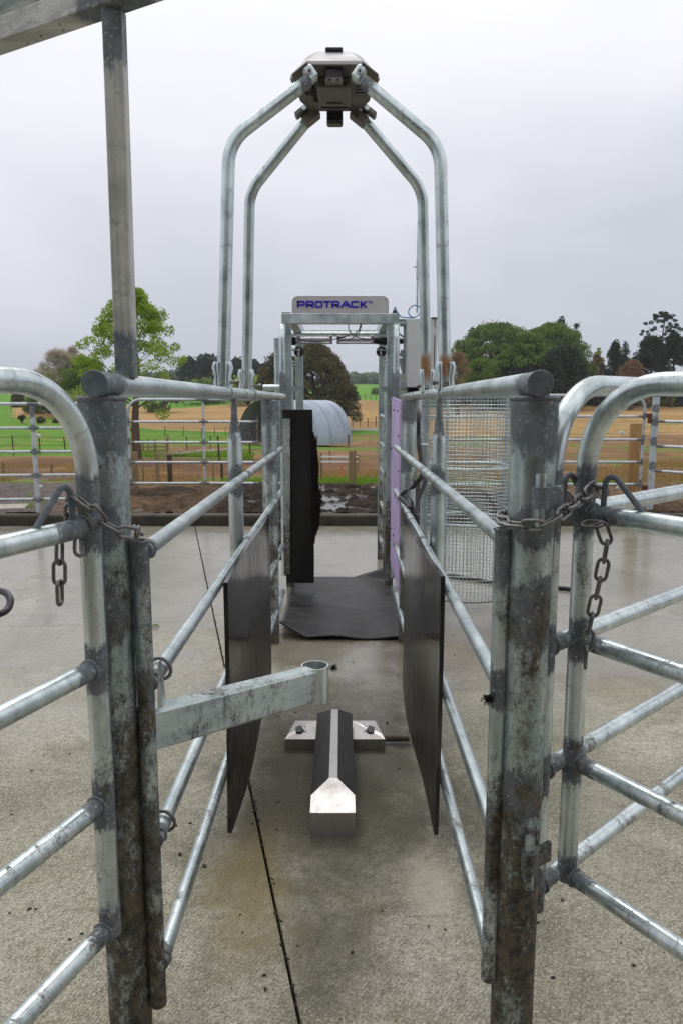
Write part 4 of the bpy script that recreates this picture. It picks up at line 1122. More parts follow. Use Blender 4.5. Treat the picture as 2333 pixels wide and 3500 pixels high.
for px, py, Y, sg in ((1055, 253, 3.0, -1), (1231, 253, 3.0, 1)):
    c = P(px, py, Y); m = MB()
    Mr = Matrix.Rotation(sg * .62, 3, 'Y')
    m.box(c + Vector((-sg * .006, .002, 0)), (.042, .046, .060), Mr, .010)
    br = m.build('pivot_clamp', M['galv'], root)
    m = MB(); m.tube([c + Vector((-sg * .004, -.026, .0)), c + Vector((-sg * .004, -.020, .0))], .011, 16); m.build('clamp_bolt', M['steel'], br)
    m = MB(); m.tube([c + Vector((-sg * .004, -.029, .0)), c + Vector((-sg * .004, -.0255, .0))], .005, 10); m.build('clamp_bolt', M['black'], br)
    e = P(px + sg * 26, py - 2, Y - .0)
    m = MB(); a_ = P(1000 if sg < 0 else 1290, 268, 3.02); b_ = P(1052 if sg < 0 else 1236, 226, 3.02)
    m.beam(a_, b_, .07, .004, .0); m.build('side_flange', M['steeld'], root)
for px, py, sg in ((1063, 402, -1), (1226, 402, 1)):
    c = P(px, py, 3.47); Mr = Matrix.Rotation(sg * .65, 3, 'Y'); m = MB()
    m.box(c, (.078, .062, .042), Mr, .004); o = m.build('socket_clamp', M['steeld'], root)
    c2 = P(1040 if sg < 0 else 1253, 374, 3.44); m = MB(); m.box(c2, (.095, .06, .018), Mr, .003); m.build('bracket', M['steeld'], root)
    m = MB(); m.tube([c2 + Vector((0, -.034, -.004)), c2 + Vector((0, -.026, -.004))], .010, 12); m.build('clamp_bolt', M['galv'], o)

# ================================================================== THINGS IN THE RACE
def sheet_panel(name, label, x0, y0, y1, ztop0, ztop1, zb, bendx, group):
    """hanging plastic sheet in a near vertical plane, slightly warped"""
    nx_, nz_ = 26, 14; th = .014; vs = []; fs = []
    for s_ in (0, 1):
        for i in range(nx_ + 1):
            u = i / nx_; y = y0 + (y1 - y0) * u
            zt = ztop0 + (ztop1 - ztop0) * u
            for k in range(nz_ + 1):
                w = k / nz_; z = zb + (zt - zb) * w
                x = x0 + bendx * math.sin(u * 3.1) * (1 - w * .6) + .006 * math.sin(u * 7 + w * 2) + s_ * th
                vs.append((x, y, z))
    N = (nx_ + 1) * (nz_ + 1); q = nz_ + 1
    for i in range(nx_):
        for k in range(nz_):
            a = i * q + k; fs.append((a, a + 1, a + q + 1, a + q)[::-1]); fs.append((a + N, a + 1 + N, a + q + 1 + N, a + q + N))
    for i in range(nx_):
        a = i * q; fs.append((a, a + q, a + q + N, a + N)[::-1]); a += nz_; fs.append((a, a + q, a + q + N, a + N))
    for k in range(nz_):
        a = k; fs.append((a, a + 1, a + 1 + N, a + N)); a = nx_ * q + k; fs.append((a, a + 1, a + 1 + N, a + N)[::-1])
    m = MB(); m.add(vs, fs, False)
    return m.build(name, M['guard'], None, label, 'plastic guard', group, loc=(x0, (y0 + y1) / 2, zb))
sheet_panel('plastic_guard', 'glossy black plastic sheet hung inside the left race rail', -.379, 2.28, 3.66, .882, .89, .025, .012, 'black plastic sheets inside the race')
sheet_panel('plastic_guard', 'glossy black plastic sheet hung inside the right race rail', .306, 2.27, 3.60, .905, .88, .025, -.006, 'black plastic sheets inside the race')

# ground sensor
bx = -.029
root = empty('floor_sensor', (bx, 2.7, 0), 0, 'low stainless sensor hump with two side wings bolted to the race floor', 'floor sensor')
hw = .0755; rw = .015
y0, y1 = 2.29, 3.05; yr = 2.462
m = MB()
m.add([(bx - hw, y0, 0), (bx + hw, y0, 0), (bx + hw, y0, .092), (bx - hw, y0, .092), (bx + hw, 2.375, .107), (bx - hw, 2.375, .107), (bx + rw, yr, .1235), (bx - rw, yr, .1235)],
      [(0, 1, 2, 3), (3, 2, 4, 6, 7, 5)])
m.build('nose_plate', M['steelN'], root)
m = MB(); m.add([(bx - rw, yr, .1235), (bx + rw, yr, .1235), (bx + rw, y1, .126), (bx - rw, y1, .126)], [(0, 1, 2, 3)]); m.build('ridge_strip', M['steel'], root)
for s_ in (-1, 1):
    A = (bx + s_ * rw, yr, .1230); B = (bx + s_ * hw, 2.375, .1065); C_ = (bx + s_ * hw, y1, .107); D = (bx + s_ * rw, y1, .1255)
    m = MB(); m.add([A, B, C_, D], [(0, 1, 2, 3) if s_ > 0 else (3, 2, 1, 0)]); m.build('side_plate', M['blackS'], root)
m = MB()
m.add([(bx - hw, y0, 0), (bx - hw, y0, .092), (bx - hw, 2.375, .1065), (bx - hw, y1, .107), (bx - hw, y1, 0)], [(0, 1, 2, 3, 4)])
m.add([(bx + hw, y0, 0), (bx + hw, y0, .092), (bx + hw, 2.375, .1065), (bx + hw, y1, .107), (bx + hw, y1, 0)], [(4, 3, 2, 1, 0)])
m.add([(bx - hw, y1, 0), (bx - hw, y1, .10), (bx - rw, y1, .1255), (bx + rw, y1, .1255), (bx + hw, y1, .10), (bx + hw, y1, 0)], [(0, 1, 2, 3, 4, 5)])
m.build('body', M['steeld'], root)
for s_, xa, xb in ((-1, -.236, -.1045), (1, .0465, .182)):
    yf, yb2 = 2.925, 3.085; xo = xa if s_ < 0 else xb; xi = xb if s_ < 0 else xa
    poly = [(xi, yf, 0), (xo, yf, 0), (xo, yf + .04, 0), (xo - s_ * .030, yb2, 0), (xi, yb2, 0)]
    m = MB(); m.prism(poly, (0, 0, .004)); 
    lo = [(x, y, .004) for x, y, z in poly]; hi = [(x, y, .052) for x, y, z in poly]; hi[1] = (xo, yf, .048); hi[2] = (xo - s_ * .012, yf + .04, .054); hi[3] = (xo - s_ * .034, yb2, .058); hi[4] = (xi, yb2, .058); hi[0] = (xi, yf, .048)
    nn = len(poly); fl = s_ < 0
    fs = [(i, (i + 1) % nn, nn + (i + 1) % nn, nn + i) for i in range(nn)] + [tuple(range(nn, 2 * nn))]
    m.add(lo + hi, fs if fl == False else [f for f in fs]); wing = m.build('wing', M['steelN'], root)
    cxw = (xa + xb) / 2 - s_ * (-.006)
    # sensor window and screws
    cyw = 3.0; czw = .0535
    K_ = 1.35
    m = MB(); m.prism([(cxw + (q[0] - cxw) * K_, cyw + (q[1] - cyw) * K_, q[2] + .0015) for q in [(cxw - .013, cyw - .004, czw), (cxw, cyw + .026, czw + .0035), (cxw + .016, cyw + .010, czw + .002), (cxw + .012, cyw - .018, czw - .001), (cxw + .002, cyw - .022, czw - .001), (cxw - .006, cyw - .018, czw)]] if s_ > 0 else
                       [(cxw + (q[0] - cxw) * K_, cyw + (q[1] - cyw) * K_, q[2] + .0015) for q in [(cxw + .013, cyw - .004, czw), (cxw + .006, cyw - .018, czw), (cxw - .002, cyw - .022, czw - .001), (cxw - .012, cyw - .018, czw - .001), (cxw - .016, cyw + .010, czw + .002), (cxw, cyw + .026, czw + .0035)]], (0, 0, .003))
    m.build('sensor_window', M['black'], wing)
    for dx, dy in ((-.016, .022), (.018, .030), (.022, -.012)):
        m = MB(); m.ring((cxw + dx * -s_, cyw + dy, .056 + dy * .05), (0, 0, 1), .0038, .0009, 12, 5); m.build('screw', M['chain'], wing)
m = MB(); m.tube([(.182, 2.99, .020), (.245, 2.99, .020), (.29, 2.985, .022)], .0125, 14, True, .03); m.build('cable_conduit', M['galvD2'], root)

# hinged arm with cup end
root = empty('latch_arm', (-.405, 1.54, .73), 0, 'dirty galvanised box section arm with a half round cup at its end', 'latch arm')
A = Vector((-.392, 1.545, .741)); B = Vector((-.083, 1.905, .695)); d = (B - A).normalized(); A = A - d * .055; A.y += .012
m = MB(); m.beam(A, B, .052, .092, .007); sd = Vector((d.y, -d.x, 0))
m.rust += [(A.lerp(B, .80) + Vector((.03, -.02, .03)), .05), (A.lerp(B, .45) + Vector((.02, -.02, .045)), .025)]
m.build('box_arm', M['galvArm'], root)
m = MB(); cc = B + d * .022 - sd * .004
outp, inn = [], []
nn = 28
for k in range(nn + 1):
    a = math.atan2(-sd.y, -sd.x) - math.pi * .0 + math.pi * 2.0 * k / nn
    outp.append((cc.x + .037 * math.cos(a), cc.y + .037 * math.sin(a))); inn.append((cc.x + .0335 * math.cos(a), cc.y + .0335 * math.sin(a)))
# half shell open away from the arm
zlo, zhi = cc.z - .052, cc.z + .048
vs = [(x, y, zlo) for x, y in outp] + [(x, y, zhi) for x, y in outp] + [(x, y, zlo) for x, y in inn] + [(x, y, zhi) for x, y in inn]; q = nn + 1
fs = []
for k in range(nn): fs += [(k, k + 1, q + k + 1, q + k), (2 * q + k + 1, 2 * q + k, 3 * q + k, 3 * q + k + 1), (q + k, q + k + 1, 3 * q + k + 1, 3 * q + k), (k + 1, k, 2 * q + k, 2 * q + k + 1)]
fs += [(0, q, 3 * q, 2 * q), (nn, 2 * q + nn, 3 * q + nn, q + nn)]
m.add(vs, fs); m.build('cup', M['galvG'], root)
m = MB(); m.box(A + Vector((-.012, -.004, .05)), (.02, .03, .012)); m.build('arm_pivot', M['galvD2'], root)
def tuft(label, c, n, r, down=.0, seed=0):
    rg = random.Random(seed); m = MB(); c = Vector(c)
    for k in range(n):
        d1 = Vector((rg.gauss(0, 1), rg.gauss(0, 1), rg.gauss(0, .8) - down)).normalized(); L = r * rg.uniform(.5, 1.5)
        e = c + d1 * L; md = c + d1 * L * .55 + Vector((rg.gauss(0, .2), rg.gauss(0, .2), .15)) * r
        m.tube([c + Vector((rg.gauss(0, .2), rg.gauss(0, .2), rg.gauss(0, .2))) * r, md, e], [.0009, .0007, .0003], 4, False)
    return m.build('hair_tuft', M['hair'], None, label, 'hair tuft', 'tufts of cow hair caught on the metal', loc=c)
e_ = Vector((outp[-1][0], outp[-1][1], zhi - .006))
tuft('small tuft of dark cow hair caught on the cup of the arm', P(1139, 2283, 1.94), 60, .011, .2, 1)
tuft('dark cow hair tuft caught on the right race stile', P(1668, 2385, 1.475), 120, .013, .6, 2)

# rubber mat
x0, x1, ya, yb_ = -.385, .395, 4.36, 5.92; nx_, ny_ = 40, 60
vs, fs = [], []
for s_ in (0, 1):
    for j in range(ny_ + 1):
        for i in range(nx_ + 1):
            u, v = i / nx_, j / ny_; x = x0 + (x1 - x0) * u; y = ya + (yb_ - ya) * v
            z = .016 + .007 * math.sin(u * 6 + v * 9) * math.sin(v * 5 + 1) + .006 * math.sin(u * 13 + 2) * (1 - v) + .007 * math.exp(-((v - .10) / .03) ** 2)
            cl = max(0, (.22 - u - v * 1.3)) * 1.0; z += cl * .32
            y += max(0, .22 - u) * .30 * max(0, 1 - v * 3) 
            cr2 = max(0, (u - .70) + (v - .95) * 4.0) if v > .8 else 0; cr2 = max(0, cr2 - .12); z += cr2 * .26; y -= cr2 * .05
            z += 0
            vs.append((x, y, z + s_ * .008))
N = (nx_ + 1) * (ny_ + 1); q = nx_ + 1
for j in range(ny_):
    for i in range(nx_):
        a = j * q + i; fs.append((a, a + q, a + q + 1, a + 1)); fs.append((a + N, a + 1 + N, a + q + 1 + N, a + q + N))
for i in range(nx_): fs.append((i, i + 1, i + 1 + N, i + N)); a = ny_ * q + i; fs.append((a, a + N, a + 1 + N, a + 1))
for j in range(ny_): a = j * q; fs.append((a, a + N, a + q + N, a + q)); a += nx_; fs.append((a, a + q, a + q + N, a + N))
m = MB(); m.add(vs, fs, True); m.build('rubber_mat', M['mat'], None, 'black rubber mat with curled corners on the floor between race and gate frame', 'rubber mat', loc=(0, 5.1, 0))

# rubber flap door
FY = 5.50
a = P(965, 1400, FY); b = P(1073, 1992, FY)
root = empty('rubber_flap', (a.x, FY, b.z), 0, 'upright black rubber flap with a ragged hairy right edge', 'rubber flap')
m = MB()
vs = []; fs = []; nz_ = 60
rg = random.Random(3)
for k in range(nz_ + 1):
    w = k / nz_; z = b.z + (a.z - b.z) * w
    xr = b.x + .004 * math.sin(w * 9) - .006 * w
    for x, y in ((a.x + .016 * (1 - w), FY - .006), (xr, FY - .006), (xr, FY + .006), (a.x + .016 * (1 - w), FY + .006)): vs.append((x, y, z))
for k in range(nz_):
    for i in range(4): fs.append((k * 4 + i, k * 4 + (i + 1) % 4, (k + 1) * 4 + (i + 1) % 4, (k + 1) * 4 + i))
fs += [(3, 2, 1, 0), (nz_ * 4, nz_ * 4 + 1, nz_ * 4 + 2, nz_ * 4 + 3)]
m.add(vs, fs); m.build('flap_sheet', M['rub'], root)
fr = MB()
def flap_w(py): return float(np.interp(py, [1480, 1500, 1540, 1600, 1640, 1680, 1700, 1740, 1790, 1830], [0, 10, 14, 20, 16, 24, 30, 24, 20, 4]))
for k in range(2300):
    py = rg.uniform(1480, 1845); w = flap_w(py) * rg.uniform(.3, 1.0) / FPX * FY
    p0 = P(1071, py, FY); z = p0.z + rg.uniform(-.01, .01); xs = b.x - .012; yj = FY + rg.uniform(-.02, .02)
    e = Vector((b.x + w + .003, yj + rg.uniform(-.02, .02), z + rg.uniform(-.03, .012)))
    q0 = Vector((xs, yj, z)); sd_ = Vector((0, .0, .004))
    fr.add([q0 - sd_, q0 + sd_, e + Vector((0, 0, .0015)), e - Vector((0, 0, .0015))], [(0, 1, 2, 3)])
o = fr.build('ragged_fringe', M['hair'], root); o['kind'] = 'stuff'
m = MB(); s0 = P(966, 1431, FY - .02); s1 = P(991, 1962, FY - .02)
m.add([(s0.x, FY - .022, s0.z), (s0.x + .055, FY - .022, s0.z), (s1.x, FY - .022, s1.z), (s1.x - .045, FY - .022, s1.z), (s0.x, FY - .008, s0.z), (s0.x + .055, FY - .008, s0.z), (s1.x, FY - .008, s1.z), (s1.x - .045, FY - .008, s1.z)],
      [(3, 2, 1, 0), (0, 1, 5, 4), (1, 2, 6, 5), (2, 3, 7, 6), (3, 0, 4, 7)]); m.build('clamp_strip', M['galvFd'], root)
for py in (1449, 1548, 1649, 1750, 1848, 1938):
    p = P(978 + (py - 1449) * .012, py, FY - .024); m = MB(); m.tube([p, p - Vector((0, .006, 0))], [.0085, .006], 10); m.build('bolt', M['galvF'], root)

# lilac board
n0, n1 = P(1366, 1370, 5.30), P(1338, 1357, 5.52); b0_, b1_ = P(1363, 2022, 5.30), P(1337, 1912, 5.52)
dn = Vector((.014, .002, 0))
vs = [b0_, b1_, n1, n0]; vs = [Vector((n0.x, 5.30, b0_.z)), Vector((n1.x, 5.52, b1_.z)), Vector((n1.x, 5.52, n1.z)), Vector((n0.x, 5.30, n0.z))]
m = MB(); m.prism(vs, dn)
brd = m.build('plastic_board', M['lilac'], None, 'lilac plastic board lining the right side of the gate frame', 'plastic board', loc=(n0.x, 5.4, b0_.z))
def onb(t, z): q = Vector((n0.x + (n1.x - n0.x) * t, 5.30 + .22 * t, z)); return q
for t, zz in ((.25, 1.38), (.7, 1.385), (.08, 1.20), (.92, 1.1), (.08, .75), (.9, .5), (.07, .38), (.5, .40), (.07, .95), (.6, .46)):
    q = onb(t, zz); m = MB(); m.tube([q + Vector((-.001, 0, 0)), q - Vector((.0035, .002, 0))], .0075, 8); m.build('screw', M['seam'], brd)

# ================================================================== DRAFTING GATE FRAME
GY, GR = 5.72, 6.75
root = empty('drafting_gate_frame', (0, 6.2, 0), 0, 'galvanised box section gate frame at the end of the race', 'gate frame')
def G(px, py, Y=GY): return P(px, py, Y)
zt = G(1160, 1090).z
def part(name, mat='galvF', fn=None, parent=root):
    m = MB(); fn(m); return m.build(name, M[mat], parent)
xl, xr_ = G(964, 1090).x, G(1362, 1090).x
part('top_beam', 'galvF', lambda m: sq_tube(m, (xl, GY, zt), (xr_, GY, zt), .076, 20))
part('end_seal', 'black', lambda m: m.box((G(980, 1072).x, GY, zt + .042), (.065, .06, .006)))
rz = zt - .014
part('rear_beam', 'galvF', lambda m: (sq_tube(m, (G(1026, 1128, GR).x, GR, rz), (G(1322, 1128, GR).x, GR, rz), .055, 10)))
part('hole', 'seam', lambda m: m.tube([(G(1085, 1128, GR).x, GR - .0285, rz + .004), (G(1085, 1128, GR).x, GR - .0275, rz + .004)], .014, 14))
for px in (1001, 1322):
    x = G(px, 1090).x
    part('side_beam', 'galvF', lambda m: sq_tube(m, (x, GY + .04, zt - .004), (G(px, 1090, GR).x * .0 + x * 1.0, GR + .01, zt - .012), .07, 10))
pc = P(1160, 1141, 6.35)
part('cross_pipe', 'galvF', lambda m: m.tube([(P(1000, 1141, 6.35).x, 6.35, pc.z), (P(1325, 1141, 6.35).x, 6.35, pc.z)], .018, 14))
# front legs, box section
for px, w, zb_ in ((987, .056, .0), (1332, .060, .0)):
    x = G(px, 1500).x
    part('front_leg', 'galvFd', lambda m: (sq_tube(m, (x, GY, 0), (x, GY, zt - .038), w, 50), m.weld((x, GY - .03, .3), .2)))
# rear legs
for px in (1023.5, 1306):
    x = P(px, 1300, GR).x
    part('rear_leg', 'galvFd', lambda m: sq_tube(m, (x, GR, 0), (x, GR, rz - .028), .068, 50))
# outer arched pipes
for px, sg in ((966, -1), (1352, 1)):
    x = P(px, 1300, 5.58).x; za = P(px, 1101, 5.58).z
    part('arched_pipe', 'galvF', lambda m: (m.tube(fillet([(x, 5.58, .12 if sg < 0 else .1), (x, 5.58, za - .024), (x, 6.6, za - .024)], .10, 10), .0242, 18, True, .05), m.weld((x, 5.56, 1.46), .20), m.weld((x, 5.56, 1.30), .2) if sg < 0 else None))
    for py in (1112, 1128):
        p = P(px, py, 5.555); part('drain_hole', 'seam', lambda m: m.tube([p, p - Vector((0, .002, 0))], .004, 8))
# outer round post left, capped
p0 = P(946, 1155, 5.95); x = p0.x
part('round_post', 'galvFd', lambda m: (m.tube([(x, 5.95, .16), (x, 5.95, p0.z)], .0235, 16, True, .06), m.ring((x, 5.95, p0.z - .01), (0, 0, 1), .024, .004, 16, 6), m.ring((x, 5.95, P(946, 1214, 5.95).z), (0, 0, 1), .026, .005, 16, 6)))
for py in (1410, 1444):
    zz = P(946, py, 5.95).z; part('band', 'galvF', lambda m: m.ring((x, 5.95, zz), (0, 0, 1), .0245, .003, 16, 6))
# short horizontal stub tube
part('stub_tube', 'galvF', lambda m: (m.tube([P(899, 1325, 5.66), P(957, 1325, 5.66)], .0225, 16)))
# swinging gate leaves: pivot tubes, joints
for px, sg in ((1000, 1), (1322, -1)):
    Yp = 5.82; x = P(px - (6 if sg > 0 else 0), 1300, Yp).x
    zt_ = P(px, 1245, Yp).z
    lf = part('gate_leaf', 'galvFd', lambda m: (m.tube([(x, Yp, .10), (x, Yp, P(px, 1310, Yp).z), (x + sg * .004, Yp, P(px, 1290, Yp).z), (x + sg * .004, Yp, P(px, 1262, Yp).z), (x, Yp, P(px, 1250, Yp).z), (x, Yp, zt_)], [.022, .022, .0195, .018, .021, .021], 16, True, .04),
        m.tube(fillet([(x, Yp, .22), (x, 6.65, .22), (x, 6.65, 1.32), (x, Yp, 1.32)], .10, 6), .018, 12), *[m.tube([(x, Yp, z_), (x, 6.65, z_)], .016, 10) for z_ in (.55, .85, 1.08)]))
    part('hinge_collar', 'galvF', lambda m: (m.ring((x, Yp, P(px, 1247, Yp).z), (0, 0, 1), .027, .006, 16, 6), m.ring((x, Yp, P(px, 1236, Yp).z), (0, 0, 1), .027, .006, 16, 6)), lf)
    part('latch_clamp', 'galvF', lambda m: (m.box(P(px + 7 * sg + 2, 1323, Yp - .03), (.075, .05, .010)), m.box(P(px + 7 * sg + 2, 1335, Yp - .03), (.085, .05, .008)), m.box(P(px + 9 * sg, 1329, Yp - .04), (.045, .02, .035), Matrix.Rotation(.3, 3, 'Y')), m.tube([P(px + 8 * sg + 6, 1338, Yp - .03), P(px + 8 * sg + 6, 1350, Yp - .03)], .012, 8)), lf)
# rubber buffer wheels on brackets
for px, sg in ((1022, -1), (1302, 1)):
    c = P(px, 1202, 5.9)
    wh = part('buffer_wheel', 'black', lambda m: m.tube([c + Vector((0, -.018, 0)), c + Vector((0, -.012, 0)), c + Vector((0, .012, 0)), c + Vector((0, .018, 0))], [.034, .040, .040, .034], 28))
    part('wheel_bolt', 'steel', lambda m: (m.tube([P(px - 1, 1191, 5.87), P(px - 1, 1198, 5.87)], .012, 6), m.tube([P(px - 1, 1198, 5.87), P(px - 1, 1214, 5.87)], .009, 10), m.tube([P(px - 1, 1214, 5.87), P(px - 1, 1220, 5.87)], .006, 8)), wh)
    part('wheel_bracket', 'steel', lambda m: m.beam(P(px + (6 if sg < 0 else -14), 1197.5, 5.868), P(px + (-26 if sg < 0 else 52), 1197.5, 5.868), .05, .008, .001), wh)
# lower cross stubs and stiles of the left side gate
for (pxa, pya, pxb, pyb, Y_) in ((930, 1478, 956, 1478, 6.05), (931, 1487, 956, 1490, 5.98), (931, 1631, 956, 1628, 6.1), (931, 1647, 958, 1653, 5.9), (931, 1757, 958, 1757, 6.3)):
    part('side_rail', 'galvF', lambda m: m.tube([P(pxa - 10, pya, Y_), P(pxb + 6, pyb, Y_)], .014, 12))
part('coil_spring', 'galvF', lambda m: [m.ring(P(938, 1501 + k * 5, 6.0), (0, 0, 1), .022, .004, 14, 5) for k in range(6)])
part('side_stile', 'galvFd', lambda m: m.tube([P(947, 1780, 6.35), P(947, 1560, 6.35)], .022, 14, True, .05))
part('side_stile', 'galvFd', lambda m: m.tube([P(940, 1500, 5.7), P(945, 1726, 5.7)], .018, 14, True, .05))
for (pxa, pya, pxb, pyb, Y_, r_) in ((1296, 1452, 1312, 1452, 6.5, .019), (1298, 1572, 1312, 1576, 6.5, .019)):
    part('stub_tube', 'galvF', lambda m: (m.tube([P(pxa + 2, pya, Y_ - .02), P(pxa + 2, pya + 2, Y_ + .1)], r_, 14)))
# right hand bracket work behind the frame
part('cabinet_bracket', 'galvF', lambda m: (m.box(P(1374, 1096, 5.75), (.055, .05, .026), None, .003), m.box(P(1376, 1109, 5.75), (.05, .08, .024), None, .003), m.beam(P(1363, 1140, 5.78), P(1384, 1158, 5.78), .02, .012, 0), m.box(P(1374, 1315, 5.70), (.050, .06, .062), None, .004)))
part('cabinet_backing', 'galvF', lambda m: (sq_tube(m, P(1384, 1325, 5.8), P(1384, 1092, 5.8), .030, 20)))
part('knuckle', 'galvFd', lambda m: (m.box(P(1374, 1208, 5.78), (.04, .05, .05), Matrix.Rotation(.3, 3, 'Y'), .004), m.box(P(1376, 1250, 5.8), (.045, .03, .12), Matrix.Rotation(-.25, 3, 'Y'), .004)))
part('gland', 'black', lambda m: (m.tube([P(1347, 1072, 5.72), P(1347, 1067, 5.72)], .020, 14), m.tube([P(1347, 1067, 5.72), P(1347, 1060, 5.72)], .0125, 12), m.box(P(1346, 1073, 5.72), (.062, .06, .005))))

# sign
root_sign = empty('sign_plate', G(1162, 1072, 5.70), 0, 'brushed metal sign reading PROTRACK on top of the gate frame', 'sign')
sw0, sw1 = G(998, 1040, 5.70), G(1327, 1040, 5.70); st = G(1162, 1012, 5.70).z; sb = zt + .039
r_ = .045; poly = [(sw0.x, sb), (sw1.x, sb)]
for k in range(9): a = R(k * 90 / 8); poly.append((sw1.x - r_ + r_ * math.cos(a), st - r_ + r_ * math.sin(a)))
for k in range(9): a = R(90 + k * 90 / 8); poly.append((sw0.x + r_ + r_ * math.cos(a), st - r_ + r_ * math.sin(a)))
m = MB(); m.prism([(x, 5.700, z) for x, z in poly], (0, .004, 0)); m.build('plate', M['sign'], root_sign)
m = MB()
vs = [(x, 5.6985, z) for x, z in poly]; cxs = (sw0.x + sw1.x) / 2; czs = (st + sb) / 2
vi = [(cxs + (x - cxs) * .992, 5.6985, czs + (z - czs) * .965) for x, z in poly]; n = len(poly)
m.add(vs + vi, [(i, (i + 1) % n, n + (i + 1) % n, n + i) for i in range(n)]); m.build('rim', M['steel'], root_sign)
for px, py in ((1008, 1021), (1109, 1015), (1215, 1015), (1317, 1022), (1003, 1069), (1109, 1069), (1215, 1069), (1321, 1069)):
    p = P(px, py, 5.697); m = MB(); m.tube([p, p - Vector((0, .004, 0))], [.0052, .003], 10); m.build('rivet', M['steel'], root_sign)
GL = {  # strokes on a unit cell, y up
 'P': [[(0, 0), (0, .62)], [(0, .36), (.84, .36), (1, .5), (1, .86), (.86, 1), (0, 1)], [(.0, 1), (.0, .9)]],
 'R': [[(0, 0), (0, .62)], [(0, .36), (.84, .36), (1, .5), (1, .86), (.86, 1), (0, 1)], [(.5, .34), (1.02, 0)]],
 'O': [[(.34, 0), (.14, 0), (0, .14), (0, .86), (.14, 1), (.86, 1), (1, .86), (1, .14), (.86, 0), (.62, 0)]],
 'T': [[(0, 1), (1, 1)], [(.5, 0), (.5, .84)]],
 'A': [[(0, 0), (.48, 1), (.60, 1), (1.05, 0)], [(.42, .33), (.80, .33)]],
 'C': [[(1, 1), (.14, 1), (0, .86), (0, .14), (.14, 0), (1, 0)]],
 'K': [[(0, 0), (0, 1)], [(1, 1), (.32, .5), (1.02, 0)], [(.22, .5), (.32, .5)]],
 'M': [[(0, 0), (0, 1), (.5, .3), (1, 1), (1, 0)]],
}
def letter(ch, px0, px1, py0, py1, th, Y=5.6955):
    a = P(px0, py1, Y); b = P(px1, py0, Y); m = MB(); w = th / FPX * Y
    ux = (b.x - a.x - w); uz = (b.z - a.z - w)
    for st_ in GL[ch]:
        pts = [Vector((a.x + w / 2 + p[0] * ux, Y, a.z + w / 2 + p[1] * uz)) for p in st_]
        L_, R_2 = [], []
        for i, p in enumerate(pts):
            d1 = (pts[i] - pts[i - 1]).normalized() if i > 0 else None; d2 = (pts[i + 1] - pts[i]).normalized() if i < len(pts) - 1 else None
            n1 = Vector((-d1.z, 0, d1.x)) if d1 else None; n2 = Vector((-d2.z, 0, d2.x)) if d2 else None
            if n1 is None: nn = n2; k = 1; p = p - d2 * w * .5
            elif n2 is None: nn = n1; k = 1; p = p + d1 * w * .5
            else: nn = (n1 + n2).normalized(); k = 1 / max(.5, nn.dot(n1))
            L_.append(p + nn * w / 2 * k); R_2.append(p - nn * w / 2 * k)
        v0 = L_ + R_2; q = len(L_)
        v1 = [v - Vector((0, .0022, 0)) for v in v0]
        m.add(v1, [(i, q + i, q + i + 1, i + 1) for i in range(q - 1)])
        m.add(v0, [(i, i + 1, q + i + 1, q + i) for i in range(q - 1)])
        for rail in (L_, R_2):
            vv = rail + [v - Vector((0, .0022, 0)) for v in rail]; m.add(vv, [(i, i + 1, len(rail) + i + 1, len(rail) + i) for i in range(len(rail) - 1)])
    return m.build('letter', M['letter'], root_sign)
for ch, a_, b_ in (('P', 1015.5, 1043), ('R', 1046, 1073), ('O', 1076, 1103), ('T', 1105, 1131), ('R', 1133, 1160), ('A', 1164, 1197), ('C', 1198, 1225), ('K', 1230, 1252)):
    letter(ch, a_, b_, 1028, 1052, 5.8)
letter('T', 1256.5, 1263.5, 1028.5, 1037, 1.8); letter('M', 1265, 1271.5, 1028.5, 1037, 1.7)

# pneumatic cylinders
yc = 5.95
for k, (pa, pb) in enumerate(((1014, 1137), (1150, 1277))):
    root_c = empty('air_cylinder', P((pa + pb) / 2, 1162, yc), 0, ('left' if k == 0 else 'right') + ' silver air cylinder lying under the top beam of the gate frame', 'air cylinder', 'air cylinders under the gate frame beam')
    m = MB(); m.tube([P(pa + 8, 1160, yc), P(pb - 6, 1160, yc)], .020, 18); m.build('barrel', M['alu'], root_c)
    for dz, dy in ((-11, -.022), (11, -.022), (-11, .022), (13, .022)):
        m = MB(); m.tube([P(pa + 2, 1161 + dz, yc + dy), P(pb - 1, 1161 + dz, yc + dy)], .0042, 8); m.build('tie_rod', M['steel'], root_c)
    for p_ in (pa + 6, pb - 6):
        m = MB(); m.box(P(p_, 1161, yc), (.024, .052, .066), None, .004); blk = m.build('end_block', M['alu'], root_c)
        m = MB(); m.box(P(p_ + (3 if p_ < 1100 else -1), 1156, yc - .027), (.012, .003, .014)); m.build('port_plug', M['red'], blk)
        m = MB(); m.tube([P(p_ + 2, 1156, yc - .028), P(p_ + 2, 1156, yc - .033)], .004, 8); m.build('port_fitting', M['black'], blk)
def bellows(label, pts, r0, Y):
    m = MB(); a = P(*pts[0], Y); b = P(*pts[1], Y); n = 26; pp = []; rr = []
    for k in range(n * 2 + 1):
        t = k / (n * 2); pp.append(a.lerp(b, t)); rr.append(r0 * (1 - .25 * abs(t - .5)) * (1.0 if k % 2 else .84))
    m.tube(pp, rr, 16); m.build('rubber_bellows', M['black'], None, label, 'bellows', 'rubber bellows on the cylinder rods', loc=a)
bellows('long ribbed black bellows at the right end of the cylinders', ((1276, 1163), (1342, 1168)), .034, 5.93)
bellows('short black bellows at the left end of the cylinders', ((994, 1167), (1012, 1165)), .034, 5.93)
bellows('small black bellows tip right of the arched pipe', ((1362, 1166), (1377, 1166)), .022, 5.75)
